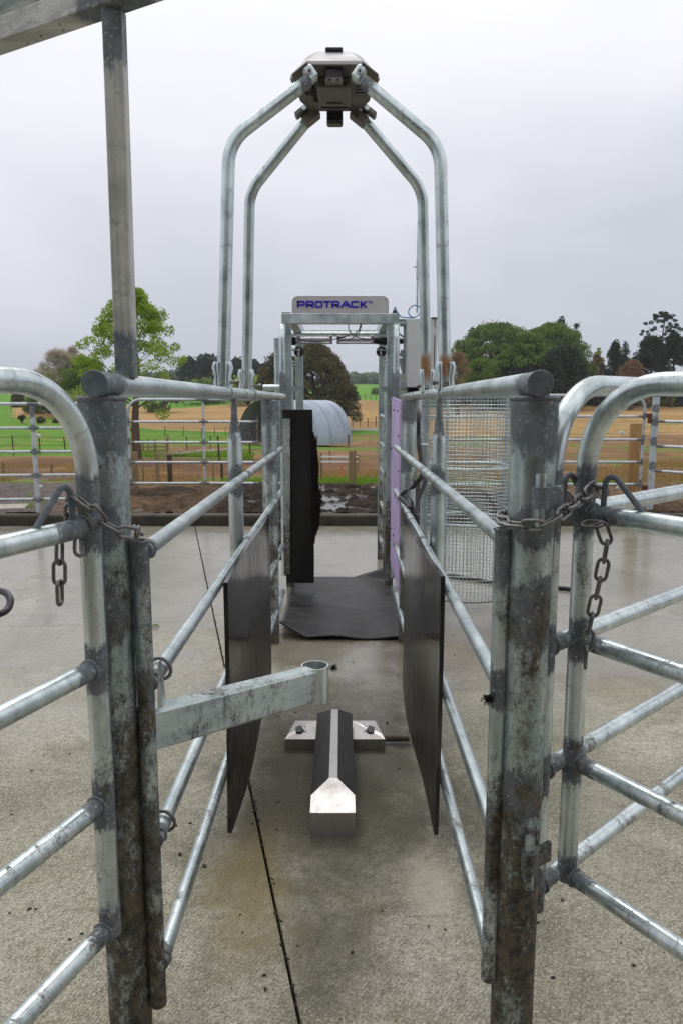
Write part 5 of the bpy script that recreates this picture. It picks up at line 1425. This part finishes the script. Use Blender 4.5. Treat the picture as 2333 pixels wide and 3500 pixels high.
def hose(pts, r, label, mat='black', cat='hose', group=None, n=10, ribs=False, name='hose'):
    pts = [Vector(p) for p in pts]; d = []
    for i in range(len(pts) - 1):
        p0 = pts[max(i - 1, 0)]; p1 = pts[i]; p2 = pts[i + 1]; p3 = pts[min(i + 2, len(pts) - 1)]
        for k in range(n):
            t = k / n; d.append(.5 * ((2 * p1) + (-p0 + p2) * t + (2 * p0 - 5 * p1 + 4 * p2 - p3) * t * t + (-p0 + 3 * p1 - 3 * p2 + p3) * t ** 3))
    d.append(pts[-1]); m = MB()
    if ribs:
        L = sum((d[i + 1] - d[i]).length for i in range(len(d) - 1)); st_ = r * .8; dd = []
        for i in range(len(d) - 1):
            k = max(1, int((d[i + 1] - d[i]).length / st_ + .5))
            for j in range(k): dd.append(d[i].lerp(d[i + 1], j / k))
        dd.append(d[-1]); m.tube(dd, [r if i % 2 else r * .86 for i in range(len(dd))], 10)
    else: m.tube(d, r, 10)
    return m.build(name, M[mat], None, label, cat, group, loc=pts[0])
ln = 'thin black air lines looped across the cylinders'
hose([P(1190, 1106, 5.8), P(1193, 1130, 5.82), P(1215, 1150, 5.84), P(1250, 1160, 5.86), P(1272, 1160, 5.88)], .0038, 'thin black air line sweeping right to the far cylinder block', group=ln, name='air_line')
hose([P(1232, 1106, 5.8), P(1222, 1132, 5.8), P(1190, 1147, 5.84), P(1150, 1155, 5.88)], .0038, 'upper thin black air line curving left across the cylinders', group=ln, name='air_line')
hose([P(1235, 1106, 5.81), P(1226, 1136, 5.80), P(1198, 1158, 5.84), P(1162, 1163, 5.88)], .0038, 'middle thin black air line curving left to the right cylinder', group=ln, name='air_line')
hose([P(1180, 1152, 5.86), P(1150, 1158, 5.88), P(1110, 1166, 5.89), P(1040, 1165, 5.9), P(1020, 1158, 5.9)], .0038, 'thin black air line running along the left cylinder', group=ln, name='air_line')

# cabinet
cb0 = P(1390, 1088, 5.62); cb1 = P(1496, 1324, 5.62)
cx0, cx1 = cb0.x, P(1493, 1200, 5.62).x
root_k = empty('control_cabinet', ((cx0 + cx1) / 2, 5.75, cb1.z), 0, 'pale grey control cabinet mounted on the right of the gate frame', 'cabinet')
zc0, zc1 = cb1.z, P(1440, 1088, 5.62).z
m = MB(); m.box(((cx0 + cx1) / 2, 5.745, (zc0 + zc1) / 2), (cx1 - cx0, .25, zc1 - zc0), None, .006); m.build('cabinet_body', M['cab'], root_k)
xs_ = P(1483, 1200, 5.62).x
for pa, pb in ((1089, 1119), (1144, 1272), (1297, 1327)):
    za_, zb2 = P(1440, pa, 5.62).z, P(1440, pb, 5.62).z
    m = MB(); m.box((xs_, 5.6195, (za_ + zb2) / 2), (.006, .003, abs(za_ - zb2))); m.build('door_seam', M['seam'], root_k)
m = MB(); m.box((P(1483, 1200, 5.62).x, 5.66, zc1 + .004), (.055, .10, .005)); m.build('lid_edge', M['seam'], root_k)
for px in (1405, 1424):
    m = MB(); m.tube([P(px, 1325, 5.72), P(px, 1340, 5.72)], .030, 14); m.build('cable_gland', M['black'], root_k)
# antenna mast behind the hoop
m = MB(); m.box((P(1427, 850, 5.75).x, 5.75, (P(1427, 1060, 5.75).z + P(1427, 762, 5.75).z) / 2), (.016, .03, P(1427, 762, 5.75).z - P(1427, 1080, 5.75).z), None, .003)
mast = m.build('aerial_mast', M['galvF'], None, 'slim aerial mast rising behind the right far hoop leg', 'aerial', loc=P(1427, 1080, 5.75))
m = MB(); m.box(P(1427, 922, 5.74), (.026, .03, .145), None, .004); m.build('aerial_box', M['cab'], mast)
m = MB(); m.tube([P(1412, 912, 5.74), P(1424, 912, 5.74)], .0055, 8); m.build('aerial_stub', M['steel'], mast)
# blue coil
cen = P(1415, 1064, 5.66); coil = []
for k in range(60):
    a = -1.35 + k / 59 * 4 * math.pi * .97; rr = .0425 + .003 * math.sin(a * 2); coil.append(cen + Vector((rr * math.cos(a) * 1.02, .004 * k / 60 - (.006 if k > 30 else 0), rr * math.sin(a))))
hose([P(1346, 1059, 5.7), P(1349, 1050, 5.69), P(1356, 1066, 5.68), P(1366, 1080, 5.67), P(1380, 1085, 5.66), P(1405, 1086, 5.66), P(1420, 1084, 5.66)] , .0042, 'blue air line running from the beam gland to the cabinet top', 'blue', 'air line', 'blue air lines above the cabinet', name='blue_air_line')
hose(coil, .0040, 'round coil of blue air line above the cabinet', 'blue', 'air line', 'blue air lines above the cabinet', n=2, name='blue_air_line')
# black hoses behind the board and down the post
hz = 'black ribbed hoses tied to the right side of the race'
hose([P(1395, 1335, 5.7), P(1398, 1380, 5.4), P(1425, 1400, 4.6), P(1428, 1500, 4.5), P(1436, 1560, 4.45), P(1444, 1590, 4.4), P(1440, 1625, 4.3), P(1418, 1655, 4.3), P(1385, 1680, 4.3), P(1368, 1700, 4.3), P(1388, 1720, 4.1), P(1402, 1740, 3.95)], .016, 'ribbed hose dropping down the post and looping to the rail end', group=hz, ribs=True)
hose([P(1448, 1600, 4.5), P(1450, 1650, 4.45), P(1430, 1700, 4.4), P(1422, 1740, 4.35), P(1420, 1766, 4.3)], .014, 'ribbed hose hanging outside the loop beside the mesh', group=hz, ribs=True)
hose([P(1368, 1690, 4.32), P(1392, 1695, 4.3), P(1405, 1720, 4.3), P(1412, 1762, 4.28)], .015, 'ribbed hose bundled on the rail end and dropping behind it', group=hz, ribs=True)
hose([P(1410, 1330, 5.7), P(1402, 1380, 5.6), P(1396, 1420, 5.5)], .02, 'black cable bundle leaving the underside of the cabinet', group=hz)
hose([P(-60, 1995, 3.6), P(-20, 2015, 3.55), P(18, 2025, 3.5), P(36, 2050, 3.45), P(28, 2080, 3.4), P(0, 2098, 3.35), P(-60, 2110, 3.3)], .017, 'grey black hose loop at the left edge beyond the near gate', cat='hose')
hose([P(1440, 1888, 0)*0 + Vector((.72, 6.05, .015)), Vector((.95, 5.98, .015)), Vector((1.25, 5.75, .015)), Vector((1.55, 5.65, .015)), Vector((1.9, 5.5, .015))], .016, 'grey hose lying on the concrete behind the mesh cage', cat='hose')
for (px, py, Y_) in ((1458, 1570, 4.6),):
    m = MB(); m.box(P(1446, 1536, 4.55), (.055, .03, .07), None, .004); m.build('junction_box', M['galvF'], None, 'small grey junction box on the hose beside the mesh', 'junction box', loc=P(1446, 1550, 4.55))

# mesh cage
cx_, cy_, cr_ = .885, 5.20, .325
root_m = empty('mesh_cage', (cx_, cy_, 0), 0, 'round galvanised wire mesh cage standing right of the race', 'mesh cage')
zb_, zt_ = .095, 1.475
m = MB()
nv = 78; nh = 55; wr = .0021
for k in range(nv):
    a = 2 * math.pi * k / nv; p = Vector((cx_ + cr_ * math.cos(a), cy_ + cr_ * math.sin(a), 0))
    m.tube([(p.x, p.y, zb_), (p.x, p.y, zt_)], wr, 4, False)
for k in range(nh + 1):
    z = zb_ + (zt_ - zb_) * k / nh; m.ring((cx_, cy_, z), (0, 0, 1), cr_ + .003, wr, 48, 4)
o = m.build('wire_mesh', M['galvF'], root_m); o['kind'] = 'stuff'
for zz in (zb_, .42, .70, 1.02, 1.30):
    pass
for zz, y_ in ((zt_ + .0, 0),):
    m = MB(); m.ring((cx_, cy_, zz), (0, 0, 1), cr_ - .004, .006, 60, 6); m.build('top_hoop', M['galvF'], root_m)
    m = MB(); m.ring((cx_, cy_, zb_), (0, 0, 1), cr_ + .002, .004, 60, 6); m.build('bottom_hoop', M['seam'], root_m)
for zz in (.62, 1.00):
    m = MB(); m.ring((cx_, cy_, zz), (0, 0, 1), cr_ - .022, .010, 60, 8); m.build('inner_hoop', M['galvF'], root_m)
for a in (R(188), R(20), R(110), R(285)):
    if a == R(285): continue
    x, y = cx_ + (cr_ - .015) * math.cos(a), cy_ + (cr_ - .015) * math.sin(a)
    m = MB(); m.tube([(x, y, 0), (x, y, zt_)], .012, 10); m.build('cage_post', M['galvF'], root_m)
m = MB(); m.box((cx_ - cr_ * .93, cy_ - .11, (zt_ + .1) / 2 + .05), (.028, .006, zt_ - .1)); sid = m.build('edge_strip', M['galvF'], root_m)

# ================================================================== YARD FENCES
def yard_gate(label, x0, x1, y0, y1, zs, rc=.12, posts=(), r=.0165, z_low=None, round0=True, round1=True, group='yard gates behind the kerb'):
    a = Vector((x0, y0, 0)); b = Vector((x1, y1, 0)); root = empty('yard_gate', a, 0, label, 'gate', group)
    zt, zl = zs[0], zs[-1]
    pts = [a + Vector((0, 0, zl - .05)), a + Vector((0, 0, zt)), b + Vector((0, 0, zt)), b + Vector((0, 0, zl - .05))]
    if not round1: pts = pts[:3]
    if not round0: pts = pts[1:]
    m = MB(); m.tube(fillet(pts, rc, 8), r * 1.15, 12, True, .08)
    for z in zs[1:]: m.weld(a + Vector((0, 0, z)), .06).weld(b + Vector((0, 0, z)), .06)
    for t in posts: m.weld(a.lerp(b, t) + Vector((0, 0, zt)), .10)
    m.build('gate_frame', M['galvW'], root)
    for z in zs[1:]:
        m = MB(); m.tube([a + Vector((0, 0, z)), b + Vector((0, 0, z))], r, 12, True, .05)
        m.weld(a + Vector((0, 0, z)), .08).weld(b + Vector((0, 0, z)), .08)
        for t in posts: m.weld(a.lerp(b, t) + Vector((0, 0, z)), .065)
        m.build('gate_rail', M['galvW'], root)
    for t in posts:
        p = a.lerp(b, t); m = MB(); m.tube([p + Vector((0, 0, zl)), p + Vector((0, 0, zt))], r * 1.1, 12, True, .04)
        for z in zs: m.weld(p + Vector((0, 0, z)), .05)
        m.build('gate_bar', M['galvW'], root)
    return root
# left fixed rail fence
YL = 8.85
def fence(label, px0, px1, Ya, Yb, zs, posts, r=.0165, pr=.030, zpost=.12):
    a = P(px0, 1371, Ya); b = P(px1, 1371, Yb); a.z = b.z = 0
    root = empty('rail_fence', a, 0, label, 'fence')
    for z in zs:
        m = MB(); m.tube([a + Vector((0, 0, z)), b + Vector((0, 0, z))], r * (1.15 if z == zs[0] else 1), 12, True, .05)
        for t in posts: m.weld(a.lerp(b, t) + Vector((0, 0, z)), .065)
        m.build('rail', M['galvW'], root)
    for t in posts:
        p = a.lerp(b, t) + Vector((0, -.03, 0)); m = MB(); m.tube([p + Vector((0, 0, zpost)), p + Vector((0, 0, zs[0] - .08)), p + Vector((0, 0, zs[0] - .02))], [pr, pr * .9, pr * 1.15], 14, True, .05)
        for z in zs: m.weld(p + Vector((0, 0, z)), .05)
        m.weld(p + Vector((0, 0, zs[0])), .16); m.build('post', M['galvW'], root)
    return root
t_ = (110 + 400) / (290 + 400)
fence('galvanised five rail fence on the kerb at the left edge', -400, 290, 8.70, 8.85, (1.418, 1.135, .855, .575, .285), (t_, .05), zpost=.12)
a = P(436, 1371, 10.0); b = P(880, 1371, 10.0)
yard_gate('wide galvanised yard gate with a rounded corner behind the left rail', a.x, b.x, 10.0, 10.0, (1.47, 1.175, .90, .63, .345), .17, (.58,), round1=False)
a = P(1180 + 270, 1371, 9.25); b = P(2203, 1371, 9.25)
yard_gate('long galvanised yard gate seen through the mesh cage, ending at a hinge post', a.x - .2, b.x, 9.25, 9.25, (1.52, 1.262, .975, .695, .415), .17, (.05, .42), round0=False)
a = P(2240, 1371, 9.10)
root = empty('hinge_post', (a.x, 9.1, .12), 0, 'patched galvanised hinge post at the right end of the yard gate', 'post')
m = MB(); m.tube([(a.x, 9.1, .06), (a.x, 9.1, 1.50)], .042, 18, True, .05); 
for z in (1.36, 1.20, .96, .66): m.weld((a.x, 9.07, z), .06)
m.build('post_tube', M['galvW'], root)
for z in (1.245, .36):
    m = MB(); m.box((a.x - .075, 9.1, z + .03), (.07, .02, .05)); m.box((a.x - .07, 9.09, z - .03), (.035, .03, .07)); m.build('hinge_bracket', plain('rusty_hinge', (.10, .025, .018), .6) if 'rusty_hinge' not in bpy.data.materials else bpy.data.materials['rusty_hinge'], root)
b = P(2600, 1371, 8.3)
root = empty('rail_fence', (a.x, 9.1, 0), 0, 'galvanised rails running off the right edge from the hinge post', 'fence')
for z in (1.535, 1.205, .905, .60, .32):
    m = MB(); p0 = Vector((a.x + .03, 9.08, z)); p1 = Vector((b.x, 8.3, z)); m.tube([p0, p1], .0175, 12, True, .05); m.weld(p0, .10); m.build('rail', M['galvW'], root)

# ================================================================== SHED
ax = Vector((.62, .785, 0)).normalized(); nrm = Vector((-ax.y, ax.x, 0))
N0 = Vector((P(1008, 1371, 56).x, 56, -1.98)); WSH, HSH, LSH = 6.1, 3.50, 6.9
root = empty('arched_shed', N0 + nrm * WSH / 2, 0, 'arched corrugated iron shed with a dark open end, in front of the olive brown tree', 'shed')
def shed_pt(t, a_, grow=0.0):
    c_ = math.cos(a_); s_ = math.sin(a_)
    return N0 + ax * t + nrm * (WSH / 2 - (WSH / 2 + grow) * (1 if c_ > 0 else -1) * abs(c_) ** .86) + Vector((0, 0, (HSH + grow) * s_ ** .9))
nsh = 8; na = 40
for j in range(nsh):
    t0_, t1_ = LSH * j / nsh, LSH * (j + 1) / nsh + .04
    vs = []; fs = []; nc = 24
    for k in range(nc + 1):
        t = t0_ + (t1_ - t0_) * k / nc; g = .007 * math.cos(k / nc * 8 * 2 * math.pi) + (.012 if j % 2 else 0)
        for i in range(na + 1): vs.append(shed_pt(t, math.pi * i / na, g))
    for k in range(nc):
        for i in range(na): b0 = k * (na + 1) + i; fs.append((b0, b0 + 1, b0 + na + 2, b0 + na + 1))
    m = MB(); m.add(vs, fs, True); m.build('roof_sheet', M['iron'], root)
m = MB(); pts = [shed_pt(-.02, math.pi * i / 32, .02) for i in range(33)]; m.tube(pts, .05, 6); m.build('end_arch', M['seam'], root)
vs = [shed_pt(LSH - .02, math.pi * i / 32) for i in range(33)]; m = MB(); m.add(vs, [tuple(range(33))]); m.build('back_wall', M['woodD'], root)
for u, h_ in ((.16, 1.3), (.30, 2.2), (.52, 3.0)):
    p = N0 + nrm * WSH * (1 - u) + ax * .3; m = MB(); m.tube([p, p + Vector((0, 0, h_))], .07, 7); m.build('prop_post', M['wood'], root)
p = N0 + nrm * WSH * .95 + ax * .2; m = MB(); m.beam(p + Vector((0, 0, 1.1)), N0 + nrm * WSH * .1 + ax * .2 + Vector((0, 0, 1.1)), .04, .12, 0); m.build('cross_rail', M['woodD'], root)
for t_ in (1.9, 5.9):
    p = N0 + ax * t_ - nrm * .5; m = MB(); m.tube([p - Vector((0, 0, .2)), p + Vector((0, 0, .75))], .06, 6)
    m.build('wooden_post', M['woodD'], None, ('first' if t_ < 3 else 'second') + ' short post standing by the side wall of the arched shed', 'post', 'short posts beside the shed', loc=p)

# ================================================================== WOODEN POSTS AND PADDOCK FENCES
def wpost(label, px, ptop, Y, w, mat='wood', group=None, sides=9, base=None):
    p = P(px, ptop, Y); z0 = float(terr(p.x, Y)) - .15 if base is None else base
    m = MB(); r = w / FPX * Y / 2
    m.tube([(p.x, Y, z0), (p.x + .004, Y, (z0 + p.z) / 2), (p.x, Y, p.z - .01), (p.x, Y, p.z)], [r * 1.05, r, r * .98, r * .9], sides)
    return m.build('wooden_post', M[mat], None, label, 'post', group, loc=(p.x, Y, z0))
g1 = 'timber posts beyond the kerb in the gate opening'
wpost('thick round timber post seen through the gate opening, carrying white rails', 1200, 1541, 12.7, 20, group=g1)
wpost('thinner pale post touching the right side of the thick timber post', 1212, 1538, 12.9, 8, group=g1)
wpost('slim pale post at the left end of the white rails', 1097, 1548, 13.2, 8, group=g1)
wpost('short post at the right end of the white rails', 1222, 1553, 19, 9, group=g1)
wpost('thin post between the left white rail end and the thick post', 1127, 1540, 24, 6, group=g1)
m0 = P(1097, 1561, 13.2); m1 = P(1222, 1561, 19)
root = empty('white_rail_fence', m0, 0, 'two white rails strung between the posts in the gate opening', 'rail')
for py, dy in ((1561, 0), (1578, 0)):
    m = MB(); m.beam(P(1097, py, 13.15), P(1195, py, 12.75), .012, .030, 0); m.build('white_rail', M['white'], root)
    m = MB(); m.beam(P(1206, py, 13.1), P(1222, py, 14.6), .012, .028, 0); m.build('white_rail', M['white'], root)
m = MB(); m.tube([P(1165, 1626, 14), P(1168, 1588, 14)], .012, 6); m.build('marker_stake', M['orange'], None, 'thin orange marker stake left of the thick timber post', 'stake', loc=P(1165, 1626, 14))
g2 = 'timber posts behind the left yard gate'
wpost('thick pale timber post below the bright green tree', 459, 1545, 11.3, 25, group=g2)
wpost('pale round post behind the left yard gate', 536, 1549, 13, 13, group=g2)
wpost('dark thick post behind the left yard gate', 579, 1555, 13.1, 17, 'woodD', group=g2)
wpost('thin post left of the necked race post', 728, 1572, 15, 6, group=g2)
wpost('dark short post beside the necked race post', 757, 1574, 15, 9, 'woodD', group=g2)
wpost('slim post just right of the pale round one', 487, 1562, 13.5, 7, group=g2)
wpost('short square post on the gravel behind the left fence', 176, 1580, 16, 10, group=g2)
wpost('post at the far left on the edge of the gravel', 10, 1580, 16, 9, group=g2)
wpost('large new timber post behind the right end of the yard gate', 2176, 1447, 9.9, 47, 'woodN', sides=20)
rg = random.Random(4)
def pfence(label, pts, n, h, wires=2, pw=.10, mat='woodD'):
    """post and wire fence along ground points given as (x, y)"""
    root = empty('post_and_wire_fence', (pts[0][0], pts[0][1], float(terr(*pts[0]))), 0, label, 'fence', None)
    seg = [math.dist(pts[i], pts[i + 1]) for i in range(len(pts) - 1)]; tot = sum(seg); tops = []
    for k in range(n):
        d = tot * k / (n - 1); i = 0
        while i < len(seg) - 1 and d > seg[i]: d -= seg[i]; i += 1
        t = min(1, d / seg[i]); x = pts[i][0] + (pts[i + 1][0] - pts[i][0]) * t; y = pts[i][1] + (pts[i + 1][1] - pts[i][1]) * t
        z = float(terr(x, y)); hh = h * rg.uniform(.85, 1.1); m = MB(); m.tube([(x, y, z - .1), (x + rg.uniform(-.05, .05), y, z + hh)], pw / 2 * rg.uniform(.8, 1.3), 6); m.build('post', M[mat], root)
        tops.append(Vector((x, y, z)))
    for w in range(wires):
        m = MB(); m.tube([p + Vector((0, 0, h * (.45 + .4 * w))) for p in tops], .008, 4, False); m.build('wire', M['woodD'], root)
def gp(px, Y): return (P(px, 1371, Y).x, Y)
pfence('post and wire fence beside the gravel road in the gate opening', [gp(1150, 92), gp(1360, 96)], 9, 1.2)
pfence('line of posts between the bright field and the stubble field on the left', [gp(560, 140), gp(900, 146)], 16, 1.0, pw=.08)
pfence('post and wire fence in front of the left stubble field', [gp(560, 70), gp(700, 72), gp(840, 78)], 7, .9, pw=.06)
pfence('wire fence crossing the lower green paddock at the left', [gp(-60, 28.5), gp(300, 31)], 5, .8, pw=.06)
pfence('fence along the top of the left green paddock', [gp(-60, 92), gp(330, 90)], 9, .9, pw=.07)
pfence('fence between green strip and green field, right half of the gate opening', [gp(1190, 156), gp(1340, 158)], 9, 1.2)
pfence('stock fence behind the brown paddock left of the shed', [gp(500, 46), gp(640, 50), gp(800, 48)], 5, .9, pw=.07)
pfence('fence on the brown paddock between gate post and shed', [gp(745, 30), gp(900, 34)], 4, .9, pw=.06)
a = gp(482, 41); b = gp(566, 43); root = empty('timber_rail_fence', (a[0], a[1], float(terr(*a))), 0, 'low timber rail fence beside the leafy tree trunk', 'fence')
za, zb2 = float(terr(*a)), float(terr(*b))
for t in (0, .5, 1): x = a[0] + (b[0] - a[0]) * t; y = a[1] + (b[1] - a[1]) * t; m = MB(); m.box((x, y, za + .35), (.11, .11, .9)); m.build('post', M['wood'], root)
for hh in (.2, .42, .64): m = MB(); m.beam((a[0], a[1], za + hh), (b[0], b[1], zb2 + hh), .04, .08, 0); m.build('rail', M['wood'], root)
m = MB(); 
for k in range(9):
    x0_ = gp(575 + k * 9, 36 + k * .2); z_ = float(terr(*x0_)); m.beam((x0_[0] - 1.2, x0_[1], z_ + .1 + .03 * (k % 3)), (x0_[0] + .7, x0_[1] + rg.uniform(-.5, .5), z_ + .14), .10, .06, 0)
o = m.build('timber_pile', M['wood'], None, 'low pile of sawn timber lying in the paddock behind the yard gate', 'timber pile', loc=(gp(610, 36.5)[0], 36.5, float(terr(*gp(610, 36.5))))); o['kind'] = 'stuff'
del o['label']; del o['category']

# wire tensioners on the electric fence
def tensioner(label, px, py, Y, dx=220):
    c = P(px, py, Y); root = empty('wire_tensioner', c, 0, label, 'insulator', 'white insulators on the fence wire')
    m = MB(); m.ring(c, (.3, 1, .3), .022, .010, 14, 8); m.tube([c + Vector((-.03, 0, -.01)), c + Vector((.03, 0, .012))], .011, 8); m.build('insulator_body', M['white'], root)
    m = MB(); m.tube([P(px - dx, py + 4, Y), c, P(px + dx, py - 3, Y)], .0016, 4, False); m.build('wire', M['chain'], root)
tensioner('white insulator on a wire right of the left fence post', 131, 1489, 9.6)
tensioner('white insulator on a wire low behind the left fence', 137, 1664, 10.2, 120)
tensioner('white insulator on a wire behind the two arched gate pipes', 2121, 1480, 9.6)
tensioner('white insulator low behind the right arched gates', 2112, 1667, 10.0, 90)

# ================================================================== SMALL LITTER ON THE CONCRETE
c = Vector((P(523, 2150, 4.6).x, 4.62, .004))
m = MB(); m.add([c + Vector(v) for v in ((-.045, 0, 0), (-.02, .018, .012), (.02, .02, .016), (.045, 0, .003), (.02, -.02, .010), (-.02, -.018, .006))], [(0, 5, 4, 3, 2, 1)])
m.build('fallen_leaf', M['leaf1'], None, 'single green leaf on the concrete left of the race', 'leaf', loc=c)
rg = random.Random(21); m = MB()
spots = [(598, 2824), (699, 2962), (616, 2922), (1322, 2472)]
for i in range(150):
    if i < len(spots): px, py = spots[i]; s_ = .007
    else: px = rg.uniform(-50, 2300); py = rg.uniform(1830, 3400); s_ = rg.uniform(.0015, .005)
    y = rowdist(py); p = P(px, py, y); p.z = s_ * .4
    M3 = Matrix.Rotation(rg.uniform(0, 3), 3, 'Z')
    m.box(p, (s_ * 2.4, s_ * 1.5, s_ * .9), M3, s_ * .4)
for i in range(420):
    t = rg.random() ** 1.3; x = -.098 + .231 * 1.3 - (t * 8.2) * .231; y = .25 + t * 8.2; s_ = rg.uniform(.002, .0055)
    m.box((x + rg.gauss(0, .004), y, .001), (s_ * 1.2, s_ * rg.uniform(1.5, 4), s_ * .6), Matrix.Rotation(rg.uniform(-.6, .9), 3, 'Z'), s_ * .25)
o = m.build('crumbs_on_concrete', M['pebble']); o['kind'] = 'stuff'

# damp air
m = MB(); m.box((0, 390, 18), (1500, 900, 44)); 
hz_ = bpy.data.materials.new('thin_damp_air'); hz_.use_nodes = True; t_ = hz_.node_tree; t_.nodes.clear()
o_ = t_.nodes.new('ShaderNodeOutputMaterial'); v_ = t_.nodes.new('ShaderNodeVolumePrincipled'); v_.inputs['Color'].default_value = (.86, .90, .97, 1); v_.inputs['Density'].default_value = .00042
t_.links.new(v_.outputs[0], o_.inputs['Volume'])
tag(m.build('haze', hz_), kind='stuff')
